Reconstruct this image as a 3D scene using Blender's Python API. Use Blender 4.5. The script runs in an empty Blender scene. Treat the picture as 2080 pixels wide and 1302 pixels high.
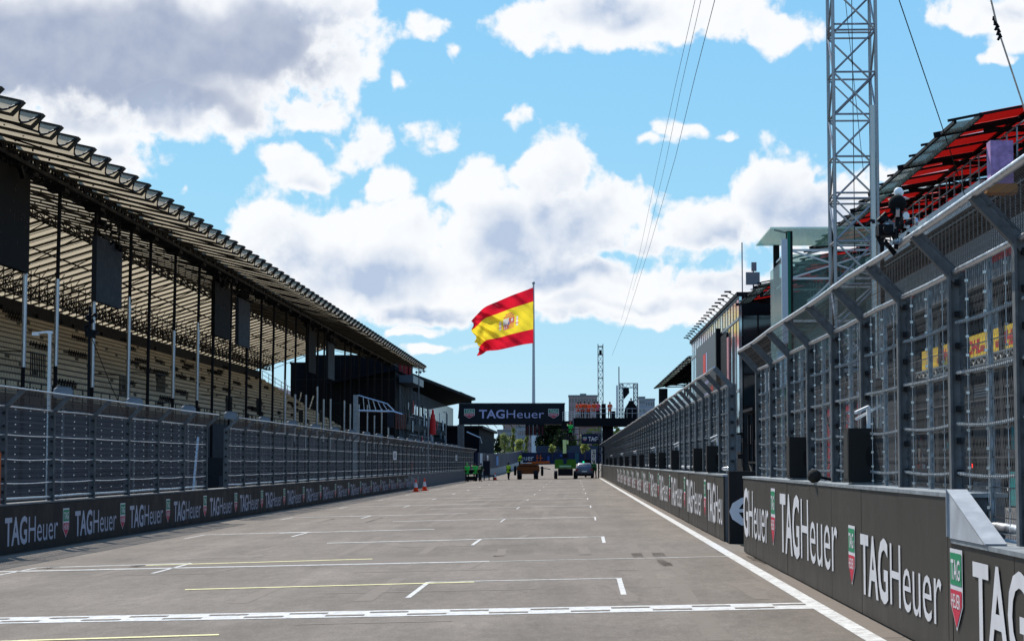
import bpy, math, random
import numpy as np
from mathutils import Vector, Matrix
random.seed(7)
R = math.radians
S = bpy.context.scene
COL = S.collection

# ------------------------------------------------------------------ camera
HC = 1.65
F = 4044.0
PIT = math.atan(288 / F)
YAW = math.atan(125 / F * math.cos(PIT))
cd = bpy.data.cameras.new('camera')
cd.lens = 70.0; cd.sensor_width = 36.0; cd.clip_start = 0.1; cd.clip_end = 9000
cam = bpy.data.objects.new('camera', cd); COL.objects.link(cam)
cam.location = (0, 0, HC); cam.rotation_euler = (R(90) + PIT, 0, YAW)
S.camera = cam
FW = Vector((-math.sin(YAW) * math.cos(PIT), math.cos(YAW) * math.cos(PIT), math.sin(PIT)))
RT = Vector((math.cos(YAW), math.sin(YAW), 0)); UP = RT.cross(FW)
def ray(px, py): return FW * F + RT * (px - 1040) - UP * (py - 651)
def P(px, py, d):
    """world point seen at photo pixel (px,py) at distance Y=d: used to measure real positions"""
    r = ray(px, py); return Vector((0, 0, HC)) + r * (d / r.y)
def azel(px, py):
    r = ray(px, py).normalized(); return math.atan2(r.x, r.y), math.asin(r.z)

# ------------------------------------------------------------------ light
SUNV = Vector((-0.42, 0.93, 1.0)).normalized()
sl = bpy.data.lights.new('sun', 'SUN'); sl.energy = 4.2; sl.angle = R(0.5); sl.color = (1.0, 0.955, 0.88)
so = bpy.data.objects.new('sun', sl); COL.objects.link(so)
so.rotation_euler = SUNV.to_track_quat('Z', 'Y').to_euler(); so.location = (0, 0, 60)
S.view_settings.view_transform = 'Standard'; S.view_settings.look = 'None'
S.view_settings.exposure = 0.55; S.view_settings.gamma = 1.0
S.cycles.max_bounces = 6; S.cycles.transparent_max_bounces = 24
S.cycles.diffuse_bounces = 3; S.cycles.glossy_bounces = 3; S.cycles.transmission_bounces = 4
S.cycles.caustics_reflective = False; S.cycles.caustics_refractive = False

# ------------------------------------------------------------------ sky
w = bpy.data.worlds.new('World'); S.world = w; w.use_nodes = True
nt = w.node_tree; nt.nodes.clear(); L = nt.links.new
def N(t, **k):
    n = nt.nodes.new(t)
    for a, b in k.items():
        if a == 'ins':
            for i, v in b.items():
                if hasattr(v, 'is_output') or isinstance(v, bpy.types.NodeSocket): L(v, n.inputs[i])
                else: n.inputs[i].default_value = v
        else: setattr(n, a, b)
    return n
def M(op, a, b=0.0, c=0.0, clamp=False):
    n = nt.nodes.new('ShaderNodeMath'); n.operation = op; n.use_clamp = clamp
    for i, v in enumerate((a, b, c)):
        if isinstance(v, bpy.types.NodeSocket): L(v, n.inputs[i])
        else: n.inputs[i].default_value = v
    return n.outputs[0]
def VM(op, a, b=(0, 0, 0), c=(0, 0, 0), out=0):
    n = nt.nodes.new('ShaderNodeVectorMath'); n.operation = op
    for i, v in enumerate((a, b, c)):
        if i >= len(n.inputs): break
        if isinstance(v, bpy.types.NodeSocket): L(v, n.inputs[i])
        else: n.inputs[i].default_value = v
    return n.outputs[out]
tc = N('ShaderNodeTexCoord')
sep = N('ShaderNodeSeparateXYZ', ins={0: tc.outputs['Generated']})
az = M('ARCTAN2', sep.outputs[0], sep.outputs[1]); el = M('ARCSINE', sep.outputs[2])
K = 10.0
pvec = N('ShaderNodeCombineXYZ', ins={0: M('MULTIPLY', az, K), 1: M('MULTIPLY', el, K), 2: 0.0}).outputs[0]
def fbm(vec, scale, detail, rough=0.6, lac=2.1, off=(0, 0, 0), dist=0.0):
    v = VM('ADD', vec, off)
    n = N('ShaderNodeTexNoise', noise_dimensions='2D', ins={0: v, 'Scale': scale, 'Detail': detail, 'Roughness': rough, 'Lacunarity': lac, 'Distortion': dist})
    return n.outputs['Fac']
def blobfield(vec, blobs):
    out = None
    for (px, py, rx, ry, s) in blobs:
        a, e = azel(px, py); ix = F / (K * rx); iy = F / (K * ry)
        q = VM('MULTIPLY_ADD', vec, (ix, iy, 0), (-a * K * ix, -e * K * iy, 0))
        d = M('MULTIPLY', VM('LENGTH', q, out=1), -s); d = M('ADD', d, s)
        out = d if out is None else M("SMOOTH_MAX", out, d, 0.25)
    return out
# clouds where the photograph has them: (px, py, radius x, radius y, strength)
CL = [(120, 60, 620, 200, 2.6), (480, 70, 340, 170, 2.4), (330, 190, 380, 105, 2.2), (690, 90, 115, 120, 1.4), (720, 30, 70, 60, 1.2),
      (200, 270, 170, 120, 1.5), (600, 225, 110, 55, 1.2), (670, 195, 35, 18, .9), (250, 330, 60, 50, 1.0),
      (885, 62, 56, 36, .8), (925, 105, 22, 28, .6), (815, 172, 38, 24, .75), (1045, 222, 56, 30, .75), (890, 278, 80, 60, 1.3), (372, 366, 30, 26, .55),
      (1200, 40, 200, 72, 1.7), (1400, 25, 270, 92, 1.6), (1580, 60, 100, 56, 1.4), (1050, 45, 80, 38, 1.0),
      (1375, 258, 56, 36, 1.2), (1310, 292, 52, 16, .7), (1465, 272, 34, 14, .8),
      (600, 365, 110, 68, 1.6), (545, 320, 40, 40, 1.0), (740, 310, 90, 66, 1.4), (790, 380, 60, 50, 1.2),
      (540, 480, 120, 80, 1.6), (700, 500, 260, 110, 2.2), (960, 390, 100, 100, 1.6), (1135, 350, 80, 100, 1.8),
      (1190, 440, 160, 110, 2.2), (1010, 500, 220, 120, 2.2), (1300, 490, 110, 80, 1.4), (860, 570, 340, 110, 2.4),
      (1180, 590, 320, 74, 2.2), (1420, 470, 130, 90, 1.7), (1590, 410, 120, 110, 2.0), (1700, 480, 190, 150, 2.0),
      (1480, 590, 200, 64, 1.8), (860, 640, 190, 36, 1.6), (845, 676, 90, 16, 1.1), (880, 716, 80, 12, 1.1),
      (1820, 345, 60, 34, 1.0), (1270, 636, 210, 34, 1.4), (1900, 440, 200, 120, 1.3),
      (2010, 20, 130, 60, 1.6), (2060, 80, 60, 40, 1.2), (2040, 118, 60, 18, 1.0), (1660, 600, 200, 60, 1.6)]
GR = [(60, 110, 620, 140, 2.2), (420, 90, 340, 105, 2.0), (330, 215, 290, 62, 1.8), (650, 130, 110, 70, 1.0), (570, 40, 190, 60, 1.2),
      (1250, 22, 130, 40, 1.0), (2060, 10, 60, 25, .8), (235, 310, 50, 40, .8),
      (620, 540, 150, 70, 1.0), (760, 570, 190, 60, 1.0), (1030, 510, 140, 80, 1.3), (1170, 430, 90, 100, 1.0), (1230, 520, 120, 60, 1.2),
      (860, 640, 170, 34, 1.4), (1100, 550, 260, 36, 1.2), (1440, 490, 100, 50, .9), (1650, 440, 130, 90, 1.1), (1500, 560, 200, 30, .9),
      (1300, 606, 200, 20, .7), (895, 306, 50, 26, .6), (1160, 640, 160, 20, .6), (600, 385, 70, 22, .5), (760, 340, 50, 22, .4)]
wn = N('ShaderNodeTexNoise', noise_dimensions='2D', ins={0: pvec, 'Scale': 2.4, 'Detail': 3.0, 'Roughness': 0.55})
warp = VM('MULTIPLY', VM('SUBTRACT', wn.outputs['Color'], (.5, .5, .5)), (.30, .22, 0))
pw = VM('ADD', pvec, warp)
bf = blobfield(pw, CL)
n1 = fbm(pvec, 2.6, 8.0, .56); n2 = fbm(pvec, 9.0, 6.0, .6, off=(3, 7, 1))
# generic broken cloud everywhere the photograph does not look
side = M('GREATER_THAN', M('ABSOLUTE', M('ADD', az, 0.03)), 0.36)
high = M('GREATER_THAN', el, 0.26)
outm = M('MAXIMUM', side, high)
gen = M('MULTIPLY', M('SUBTRACT', fbm(pvec, .55, 6.0, .55, off=(11, 2, 5)), 0.56), 7.0)
bf2 = M('ADD', M('MULTIPLY', bf, M('SUBTRACT', 1.0, outm)), M('MULTIPLY', gen, outm))
bill = N('ShaderNodeTexVoronoi', voronoi_dimensions='2D', feature='F1', ins={0: VM('ADD', pvec, VM('MULTIPLY', warp, (1.2, 1.2, 0))), 'Scale': 5.5, 'Detail': 2.0, 'Roughness': .6})
fld = M('ADD', bf2, M('MULTIPLY', M('SUBTRACT', n1, .5), 2.6))
fld = M('ADD', fld, M('MULTIPLY', M('SUBTRACT', n2, .5), .45))
fld = M('SUBTRACT', fld, M('MULTIPLY', M('SUBTRACT', bill.outputs['Distance'], .32), .40))
def sstep(v, lo, hi):
    n = N('ShaderNodeMapRange', interpolation_type='SMOOTHSTEP'); L(v, n.inputs['Value'])
    n.inputs['From Min'].default_value = lo; n.inputs['From Max'].default_value = hi
    return n.outputs['Result']
cov = sstep(fld, -0.10, 0.42)
core = sstep(fld, 0.15, 1.0)
gf = blobfield(VM('ADD', pvec, VM('MULTIPLY', warp, (1.3, 1.3, 0))), GR)
gf = M('ADD', gf, M('MULTIPLY', M('SUBTRACT', n1, .5), 1.1))
gshade = sstep(gf, -.2, 1.1)
# darker lead grey only in the big near cloud
leadm = sstep(blobfield(pw, [(150, 90, 620, 190, 1.0), (500, 130, 300, 170, 1.0)]), -.1, .6)
n3 = fbm(pvec, 2.6, 5.0, .5, off=(-.035, .06, 0))
puff = M('MULTIPLY', M('SUBTRACT', n3, fbm(pvec, 2.6, 5.0, .5)), 2.4)
grey = M('MULTIPLY', M('ADD', M('ADD', M('MULTIPLY', gshade, .92), M('MULTIPLY', M('MULTIPLY', puff, M('SUBTRACT', 1.0, M('MULTIPLY', leadm, .8))), M('ADD', gshade, .35))), M('MULTIPLY', M('SUBTRACT', n2, .45), .12)), core, clamp=True)
def rgb(c):
    n = N('ShaderNodeRGB'); n.outputs[0].default_value = (*c, 1); return n.outputs[0]
def mix(f, a, b):
    n = nt.nodes.new('ShaderNodeMix'); n.data_type = 'RGBA'; n.clamp_factor = True
    if isinstance(f, bpy.types.NodeSocket): L(f, n.inputs[0])
    else: n.inputs[0].default_value = f
    L(a, n.inputs[6]); L(b, n.inputs[7]); return n.outputs[2]
sky = N('ShaderNodeTexSky', sky_type='NISHITA', sun_disc=False, sun_elevation=math.asin(SUNV.z),
        sun_rotation=math.atan2(SUNV.x, SUNV.y) % (2 * math.pi), altitude=600, air_density=1.0, dust_density=0.0, ozone_density=3.0)
ss = N('ShaderNodeSeparateXYZ', ins={0: sky.outputs[0]})
skyc = N('ShaderNodeCombineXYZ', ins={0: M('MULTIPLY', M('POWER', ss.outputs[0], .613), .976),
                                      1: M('MULTIPLY', M('POWER', ss.outputs[1], .355), 2.416),
                                      2: M('MULTIPLY', M('POWER', ss.outputs[2], .05), 5.83)})
CW = 6.6
white = rgb((1.02 * CW, 1.03 * CW, 1.05 * CW)); greyc = rgb((.51 * CW, .61 * CW, .79 * CW)); lead = rgb((.41 * CW, .47 * CW, .62 * CW))
gcol = mix(leadm, greyc, lead)
ccol = mix(grey, white, gcol)
final = mix(M('MULTIPLY', cov, .97), skyc.outputs[0], ccol)
bg = N('ShaderNodeBackground', ins={0: final, 1: 0.1})
wo = N('ShaderNodeOutputWorld'); L(bg.outputs[0], wo.inputs[0])
w.cycles.sampling_method = 'MANUAL'; w.cycles.sample_map_resolution = 256

# ------------------------------------------------------------------ helpers
def tag(o, label=None, cat=None, group=None, kind=None):
    if label: o['label'] = label
    if cat: o['category'] = cat
    if group: o['group'] = group
    if kind: o['kind'] = kind
    return o
def thing(name, label, cat, loc=(0, 0, 0), rz=0.0, group=None):
    o = bpy.data.objects.new(name, None); COL.objects.link(o)
    o.location = loc; o.rotation_euler = (0, 0, rz); o.empty_display_size = .2
    return tag(o, label, cat, group, 'thing')
class MB:
    def __init__(s): s.v = []; s.f = []; s.m = []
    def quad(s, a, b, c, d, m=0):
        n = len(s.v); s.v += [tuple(a), tuple(b), tuple(c), tuple(d)]; s.f.append((n, n + 1, n + 2, n + 3)); s.m.append(m)
    def poly(s, pts, m=0):
        n = len(s.v); s.v += [tuple(p) for p in pts]; s.f.append(tuple(range(n, n + len(pts)))); s.m.append(m)
    def box(s, x0, x1, y0, y1, z0, z1, m=0):
        n = len(s.v)
        s.v += [(x, y, z) for z in (z0, z1) for y in (y0, y1) for x in (x0, x1)]
        for q in ((0, 2, 3, 1), (4, 5, 7, 6), (0, 1, 5, 4), (2, 6, 7, 3), (0, 4, 6, 2), (1, 3, 7, 5)):
            s.f.append(tuple(n + i for i in q)); s.m.append(m)
        return s
    def bar(s, a, b, wd, ht=None, m=0, up=(0, 0, 1)):
        a = Vector(a); b = Vector(b); ht = ht or wd; d = (b - a)
        if d.length < 1e-6: return s
        d.normalize(); u = Vector(up)
        if abs(d.dot(u)) > .98: u = Vector((0, 1, 0))
        x = d.cross(u).normalized() * wd / 2; z = x.cross(d).normalized() * ht / 2
        n = len(s.v)
        for p in (a, b):
            for sx, sz in ((-1, -1), (1, -1), (1, 1), (-1, 1)): s.v.append(tuple(p + x * sx + z * sz))
        for q in ((0, 1, 2, 3), (7, 6, 5, 4), (0, 4, 5, 1), (1, 5, 6, 2), (2, 6, 7, 3), (3, 7, 4, 0)):
            s.f.append(tuple(n + i for i in q)); s.m.append(m)
        return s
    def tube(s, pts, r, k=6, m=0, cap=True):
        pts = [Vector(p) for p in pts]; rr = r if isinstance(r, (list, tuple)) else [r] * len(pts)
        n0 = len(s.v)
        for i, p in enumerate(pts):
            d = (pts[min(i + 1, len(pts) - 1)] - pts[max(i - 1, 0)]).normalized()
            u = Vector((0, 0, 1)) if abs(d.z) < .95 else Vector((0, 1, 0))
            x = d.cross(u).normalized(); z = x.cross(d)
            for j in range(k):
                t = 2 * math.pi * j / k; s.v.append(tuple(p + (x * math.cos(t) + z * math.sin(t)) * rr[i]))
        for i in range(len(pts) - 1):
            for j in range(k):
                a = n0 + i * k + j; b = n0 + i * k + (j + 1) % k
                s.f.append((a, b, b + k, a + k)); s.m.append(m)
        if cap:
            s.f.append(tuple(n0 + j for j in reversed(range(k)))); s.m.append(m)
            s.f.append(tuple(n0 + (len(pts) - 1) * k + j for j in range(k))); s.m.append(m)
        return s
    def prism(s, prof, axis, lo, hi, m=0):
        """prof: 2-d outline; axis 'x','y','z' is the extrusion direction"""
        def T(p, t): return {'x': (t, p[0], p[1]), 'y': (p[0], t, p[1]), 'z': (p[0], p[1], t)}[axis]
        n = len(s.v); k = len(prof)
        s.v += [T(p, lo) for p in prof] + [T(p, hi) for p in prof]
        s.f.append(tuple(n + i for i in range(k))); s.m.append(m)
        s.f.append(tuple(n + k + i for i in reversed(range(k)))); s.m.append(m)
        for i in range(k):
            j = (i + 1) % k; s.f.append((n + i, n + k + i, n + k + j, n + j)); s.m.append(m)
        return s
    def add(s, vf, mat4=None, m=0):
        v, f = vf; n = len(s.v)
        s.v += [tuple(mat4 @ Vector(p)) if mat4 else tuple(p) for p in v]
        s.f += [tuple(n + i for i in q) for q in f]; s.m += [m] * len(f); return s
    def build(s, name, mats, parent=None, smooth=False, loc=None):
        me = bpy.data.meshes.new(name); me.from_pydata(s.v, [], s.f)
        for mt in (mats if isinstance(mats, (list, tuple)) else [mats]): me.materials.append(mt)
        me.polygons.foreach_set('material_index', s.m)
        if smooth: me.polygons.foreach_set('use_smooth', [True] * len(s.f))
        me.update(); o = bpy.data.objects.new(name, me); COL.objects.link(o)
        if parent is not None: o.parent = parent
        if loc is not None: o.location = loc
        return o
def dup(o, parent=None, loc=None, rot=None, label=None, group=None):
    c = o.copy(); COL.objects.link(c)
    if parent is not None: c.parent = parent
    if loc is not None: c.location = loc
    if rot is not None: c.rotation_euler = rot
    if label: c['label'] = label
    if group: c['group'] = group
    return c
def dup_tree(o, parent=None, loc=None, rot=None, label=None, group=None):
    c = dup(o, parent, loc, rot, label, group)
    for ch in list(o.children): dup_tree(ch, c)
    return c

# materials ------------------------------------------------------------
MATS = {}
def mat(name, col, rough=.6, metal=0.0, var=0.0, scale=3.0, bump=0.0, bscale=60., stretch=(1, 1, 1), spec=.10, emit=None, trans=0.0, alpha=1.0, sheen=0.0):
    if name in MATS: return MATS[name]
    m = bpy.data.materials.new(name); m.use_nodes = True; t = m.node_tree; b = t.nodes['Principled BSDF']
    b.inputs['Base Color'].default_value = (*col, 1); b.inputs['Roughness'].default_value = rough
    b.inputs['Metallic'].default_value = metal; b.inputs['Specular IOR Level'].default_value = spec
    if emit: b.inputs['Emission Color'].default_value = (*emit[0], 1); b.inputs['Emission Strength'].default_value = emit[1]
    if var or bump:
        tcn = t.nodes.new('ShaderNodeTexCoord'); mp = t.nodes.new('ShaderNodeMapping'); mp.inputs['Scale'].default_value = stretch
        t.links.new(tcn.outputs['Object'], mp.inputs[0])
    if var:
        n = t.nodes.new('ShaderNodeTexNoise'); n.inputs['Scale'].default_value = scale; n.inputs['Detail'].default_value = 6; n.inputs['Roughness'].default_value = .65
        t.links.new(mp.outputs[0], n.inputs[0])
        r = t.nodes.new('ShaderNodeMapRange'); r.inputs['From Min'].default_value = .3; r.inputs['From Max'].default_value = .7
        r.inputs['To Min'].default_value = 1 - var; r.inputs['To Max'].default_value = 1 + var
        t.links.new(n.outputs['Fac'], r.inputs[0])
        x = t.nodes.new('ShaderNodeVectorMath'); x.operation = 'SCALE'; x.inputs[0].default_value = col
        t.links.new(r.outputs[0], x.inputs['Scale']); t.links.new(x.outputs[0], b.inputs['Base Color'])
        r2 = t.nodes.new('ShaderNodeMapRange'); r2.inputs['From Min'].default_value = .3; r2.inputs['From Max'].default_value = .7
        r2.inputs['To Min'].default_value = max(.05, rough - .12); r2.inputs['To Max'].default_value = min(1, rough + .12)
        t.links.new(n.outputs['Fac'], r2.inputs[0]); t.links.new(r2.outputs[0], b.inputs['Roughness'])
    if bump:
        n = t.nodes.new('ShaderNodeTexNoise'); n.inputs['Scale'].default_value = bscale; n.inputs['Detail'].default_value = 4
        t.links.new(mp.outputs[0], n.inputs[0]); bp = t.nodes.new('ShaderNodeBump'); bp.inputs['Strength'].default_value = bump; bp.inputs['Distance'].default_value = .02
        t.links.new(n.outputs['Fac'], bp.inputs['Height']); t.links.new(bp.outputs[0], b.inputs['Normal'])
    if trans:
        tr = t.nodes.new('ShaderNodeBsdfTranslucent'); tr.inputs[0].default_value = (*[min(1, c * 1.15) for c in col], 1)
        mx = t.nodes.new('ShaderNodeMixShader'); mx.inputs[0].default_value = trans
        t.links.new(b.outputs[0], mx.inputs[1]); t.links.new(tr.outputs[0], mx.inputs[2]); t.links.new(mx.outputs[0], t.nodes['Material Output'].inputs[0])
    MATS[name] = m; return m
def glass(name, tint, alpha=.35, rough=.04):
    if name in MATS: return MATS[name]
    m = bpy.data.materials.new(name); m.use_nodes = True; t = m.node_tree; b = t.nodes['Principled BSDF']
    b.inputs['Base Color'].default_value = (*tint, 1); b.inputs['Roughness'].default_value = rough; b.inputs['Specular IOR Level'].default_value = .8
    tr = t.nodes.new('ShaderNodeBsdfTransparent'); tr.inputs[0].default_value = (*[.5 + .5 * c for c in tint], 1)
    mx = t.nodes.new('ShaderNodeMixShader'); mx.inputs[0].default_value = 1 - alpha
    t.links.new(b.outputs[0], mx.inputs[1]); t.links.new(tr.outputs[0], mx.inputs[2]); t.links.new(mx.outputs[0], t.nodes['Material Output'].inputs[0])
    MATS[name] = m; return m
def wiremesh(name, col, pitch=.05, wire=.13, alpha_extra=0.0, wavy=.25):
    """welded/chain-link fencing: thin wires with open gaps, pattern in object space (y along fence, z up)"""
    m = bpy.data.materials.new(name); m.use_nodes = True; t = m.node_tree; b = t.nodes['Principled BSDF']
    b.inputs['Base Color'].default_value = (*col, 1); b.inputs['Roughness'].default_value = .6; b.inputs['Metallic'].default_value = .2
    nn = t.nodes.new; lk = t.links.new
    tcn = nn('ShaderNodeTexCoord'); sp = nn('ShaderNodeSeparateXYZ'); lk(tcn.outputs['Object'], sp.inputs[0])
    def mth(op, a, b_=0.0, c=0.0):
        n = nn('ShaderNodeMath'); n.operation = op
        for i, v in enumerate((a, b_, c)):
            if isinstance(v, bpy.types.NodeSocket): lk(v, n.inputs[i])
            else: n.inputs[i].default_value = v
        return n.outputs[0]
    # height along the panel incl. the sloping overhang
    zz = mth('ADD', sp.outputs[2], mth('MULTIPLY', mth('ABSOLUTE', sp.outputs[0]), 1.0))
    def wires(dy, dz):
        c = mth('ADD', mth('MULTIPLY', sp.outputs[1], dy / pitch), mth('MULTIPLY', zz, dz / pitch))
        fr = mth('FRACT', c); return mth('LESS_THAN', fr, wire)
    u = mth('MAXIMUM', wires(1.0, wavy), wires(1.0, -wavy))
    u = mth('MAXIMUM', u, mth('LESS_THAN', mth('FRACT', mth('MULTIPLY', zz, 1 / (pitch * 4))), .05))
    if alpha_extra: u = mth('MAXIMUM', u, alpha_extra)
    tr = nn('ShaderNodeBsdfTransparent'); mx = nn('ShaderNodeMixShader')
    lk(u, mx.inputs[0]); lk(tr.outputs[0], mx.inputs[1]); lk(b.outputs[0], mx.inputs[2]); lk(mx.outputs[0], t.nodes['Material Output'].inputs[0])
    return m

m_black = mat('black_metal', (.008, .008, .010), .65, 0, .2)
m_dark = mat('dark_steel', (.018, .019, .021), .6, .1, .3)
m_slate = mat('slate_cladding', (.022, .026, .034), .75, 0, .25, 1.2)
m_galv = mat('galvanised_steel', (.26, .28, .29), .5, .45, .3, 6)
m_galvd = mat('weathered_galvanised_steel', (.115, .12, .122), .6, .1, .35, 5)
m_alu = mat('aluminium_truss', (.48, .49, .51), .35, .85, .15, 8)
m_white = mat('white_paint', (.78, .77, .74), .6, 0, .06)
m_rope = mat('steel_rope', (.58, .57, .55), .5, .2, .3, 20)
m_glint = mat('bright_clamp', (.75, .76, .78), .22, 1.0)
m_conc = mat('concrete', (.34, .33, .31), .85, 0, .18, 1.5, .3, 25)
m_concd = mat('grey_barrier_concrete', (.13, .13, .13), .8, 0, .2, 1.5, .3, 25)
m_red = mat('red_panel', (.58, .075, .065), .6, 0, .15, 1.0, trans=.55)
m_redp = mat('red_paint', (.55, .03, .03), .5)
m_yellow = mat('banner_yellow', (.85, .55, .03), .5)
m_bannerblk = mat('banner_black', (.017, .016, .0155), .6, 0, .35, 1.6, .05, 8, (1, 1, .5))
m_letter = mat('letter_white', (.60, .58, .58), .5, 0, .06)
m_green = mat('badge_green', (.02, .22, .10), .5)
m_bred = mat('badge_red', (.50, .03, .06), .5)
m_glassd = mat('dark_glazing', (.02, .03, .035), .06, 0, spec=.9)
m_glassp = glass('pale_green_glass', (.50, .72, .66), .45)
m_glasst = glass('clear_green_glass', (.30, .50, .45), .22)
m_gray = mat('grey_paint', (.16, .17, .18), .5, 0, .1)
m_pale = mat('pale_cladding', (.50, .54, .58), .35, .2, .08)
m_rubber = mat('rubber', (.012, .012, .012), .8)
m_orange = mat('orange_paint', (.50, .10, .015), .5)
m_skin = mat('skin', (.42, .25, .17), .6)

# ------------------------------------------------------------------ ground
TILT = .02
def gz(x, y=0):
    z = TILT * max(-12.0, min(3.2, x))
    if y > 250: z += 1.35 * (min(y, 430) - 250) ** 2 / 180 ** 2 
    return z
def asphalt():
    m = bpy.data.materials.new('asphalt'); m.use_nodes = True; t = m.node_tree; b = t.nodes['Principled BSDF']; nn = t.nodes.new; lk = t.links.new
    tcn = nn('ShaderNodeTexCoord')
    def nz(sc, det, st=(1, 1, 1), rough=.6):
        mp = nn('ShaderNodeMapping'); mp.inputs['Scale'].default_value = st; lk(tcn.outputs['Object'], mp.inputs[0])
        n = nn('ShaderNodeTexNoise'); n.inputs['Scale'].default_value = sc; n.inputs['Detail'].default_value = det; n.inputs['Roughness'].default_value = rough
        lk(mp.outputs[0], n.inputs[0]); return n.outputs['Fac']
    def rng(v, a, b_, c, d):
        r = nn('ShaderNodeMapRange'); lk(v, r.inputs[0])
        for i, x in zip(('From Min', 'From Max', 'To Min', 'To Max'), (a, b_, c, d)): r.inputs[i].default_value = x
        return r.outputs[0]
    def mul(a, b_):
        n = nn('ShaderNodeMath'); n.operation = 'MULTIPLY'; lk(a, n.inputs[0]); lk(b_, n.inputs[1]); return n.outputs[0]
    v = rng(nz(.22, 6), .32, .7, .85, 1.14)
    v = mul(v, rng(nz(1.1, 5, (1, .10, 1)), .35, .7, .88, 1.12))     # long streaks of wear along the driving direction
    v = mul(v, rng(nz(.9, 3, (1, .035, 1), .5), .40, .62, .95, 1.03))
    v = mul(v, rng(nz(38, 3, (1, 1, 1), .8), .3, .75, .68, 1.34))    # stones
    v = mul(v, rng(nz(7, 4, (1, .35, 1), .75), .3, .72, .86, 1.14))
    v = mul(v, rng(nz(2.2, 6, (1, .25, 1), .75), .3, .72, .90, 1.10))
    d = nn('ShaderNodeTexVoronoi'); d.inputs['Scale'].default_value = 1.7; lk(tcn.outputs['Object'], d.inputs[0])
    v = mul(v, rng(d.outputs['Distance'], .012, .03, 1.5, 1.0))       # stray pale grit
    x = nn('ShaderNodeVectorMath'); x.operation = 'SCALE'; x.inputs[0].default_value = (.186, .154, .124); lk(v, x.inputs['Scale'])
    lk(x.outputs[0], b.inputs['Base Color']); b.inputs['Roughness'].default_value = .92; b.inputs['Specular IOR Level'].default_value = .11
    bp = nn('ShaderNodeBump'); bp.inputs['Strength'].default_value = .35; bp.inputs['Distance'].default_value = .01
    lk(nz(60, 3, (1, 1, 1), .8), bp.inputs['Height']); lk(bp.outputs[0], b.inputs['Normal'])
    return m
m_asph = asphalt()
def paint(name, col, wear=.45, lo=.36):
    m = bpy.data.materials.new(name); m.use_nodes = True; t = m.node_tree; b = t.nodes['Principled BSDF']; nn = t.nodes.new; lk = t.links.new
    b.inputs['Roughness'].default_value = .85; b.inputs['Specular IOR Level'].default_value = .08
    tcn = nn('ShaderNodeTexCoord'); n = nn('ShaderNodeTexNoise'); n.inputs['Scale'].default_value = 9; n.inputs['Detail'].default_value = 6; n.inputs['Roughness'].default_value = .75
    lk(tcn.outputs['Object'], n.inputs[0]); r = nn('ShaderNodeMapRange'); lk(n.outputs['Fac'], r.inputs[0])
    r.inputs['From Min'].default_value = lo; r.inputs['From Max'].default_value = lo + .2; r.inputs['To Min'].default_value = wear; r.inputs['To Max'].default_value = 1
    mx = nn('ShaderNodeMix'); mx.data_type = 'RGBA'; lk(r.outputs[0], mx.inputs[0]); mx.inputs[6].default_value = (.186, .154, .124, 1); mx.inputs[7].default_value = (*col, 1)
    lk(mx.outputs[2], b.inputs['Base Color']); return m
m_line = paint('road_paint_white', (.62, .60, .56), .45); m_lineold = paint('worn_road_paint', (.50, .48, .44), .4, .36)
m_yline = paint('road_paint_yellow', (.74, .66, .34), .45, .30)
def strip(name, x0, x1, y0, y1, dz, mt, n=1, ny=1):
    b = MB()
    for j in range(ny):
        for i in range(n):
            xa = x0 + (x1 - x0) * i / n; xb = x0 + (x1 - x0) * (i + 1) / n
            ya = y0 + (y1 - y0) * j / ny; yb = y0 + (y1 - y0) * (j + 1) / ny
            b.quad((xa, ya, gz(xa, ya) + dz), (xb, ya, gz(xb, ya) + dz), (xb, yb, gz(xb, yb) + dz), (xa, yb, gz(xa, yb) + dz))
    return tag(b.build(name, mt), kind='structure')
m_ground = mat('ground_gravel', (.12, .115, .085), .9, 0, .2, .2)
b = MB()
XS = [-2500, -400, -60, -12, 3.2, 60, 400, 2500]; YS = [-200, 0, 100, 200, 250] + list(range(265, 431, 15)) + [600, 900, 2000, 5000]
for j in range(len(YS) - 1):
    for i in range(len(XS) - 1):
        b.quad(*[(x, y, gz(x, y) - .03) for x, y in ((XS[i], YS[j]), (XS[i + 1], YS[j]), (XS[i + 1], YS[j + 1]), (XS[i], YS[j + 1]))])
tag(b.build('ground', m_ground), kind='structure')
b = MB(); xr = 0
ys = [-30, 60, 150, 235, 250] + list(range(265, 431, 15))
for j in range(len(ys) - 1):
    xr = 3.05 if ys[j] < 235 else 14; xl = -11.7
    for (xa, xb) in ((xl, 3.05), (3.05, xr))[:1 if xr < 4 else 2]:
        b.quad(*[(x, y, gz(x, y)) for x, y in ((xa, ys[j]), (xb, ys[j]), (xb, ys[j + 1]), (xa, ys[j + 1]))])
tag(b.build('track', m_asph), kind='structure')
strip('pit_lane', 3.45, 16, 4, 235, -.012, mat('pit_lane_asphalt', (.13, .125, .12), .85, 0, .2, .5))
strip('service_road', -24.5, -12.0, 4, 235, -.012, mat('service_road_asphalt', (.12, .115, .11), .85, 0, .2, .5))
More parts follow.
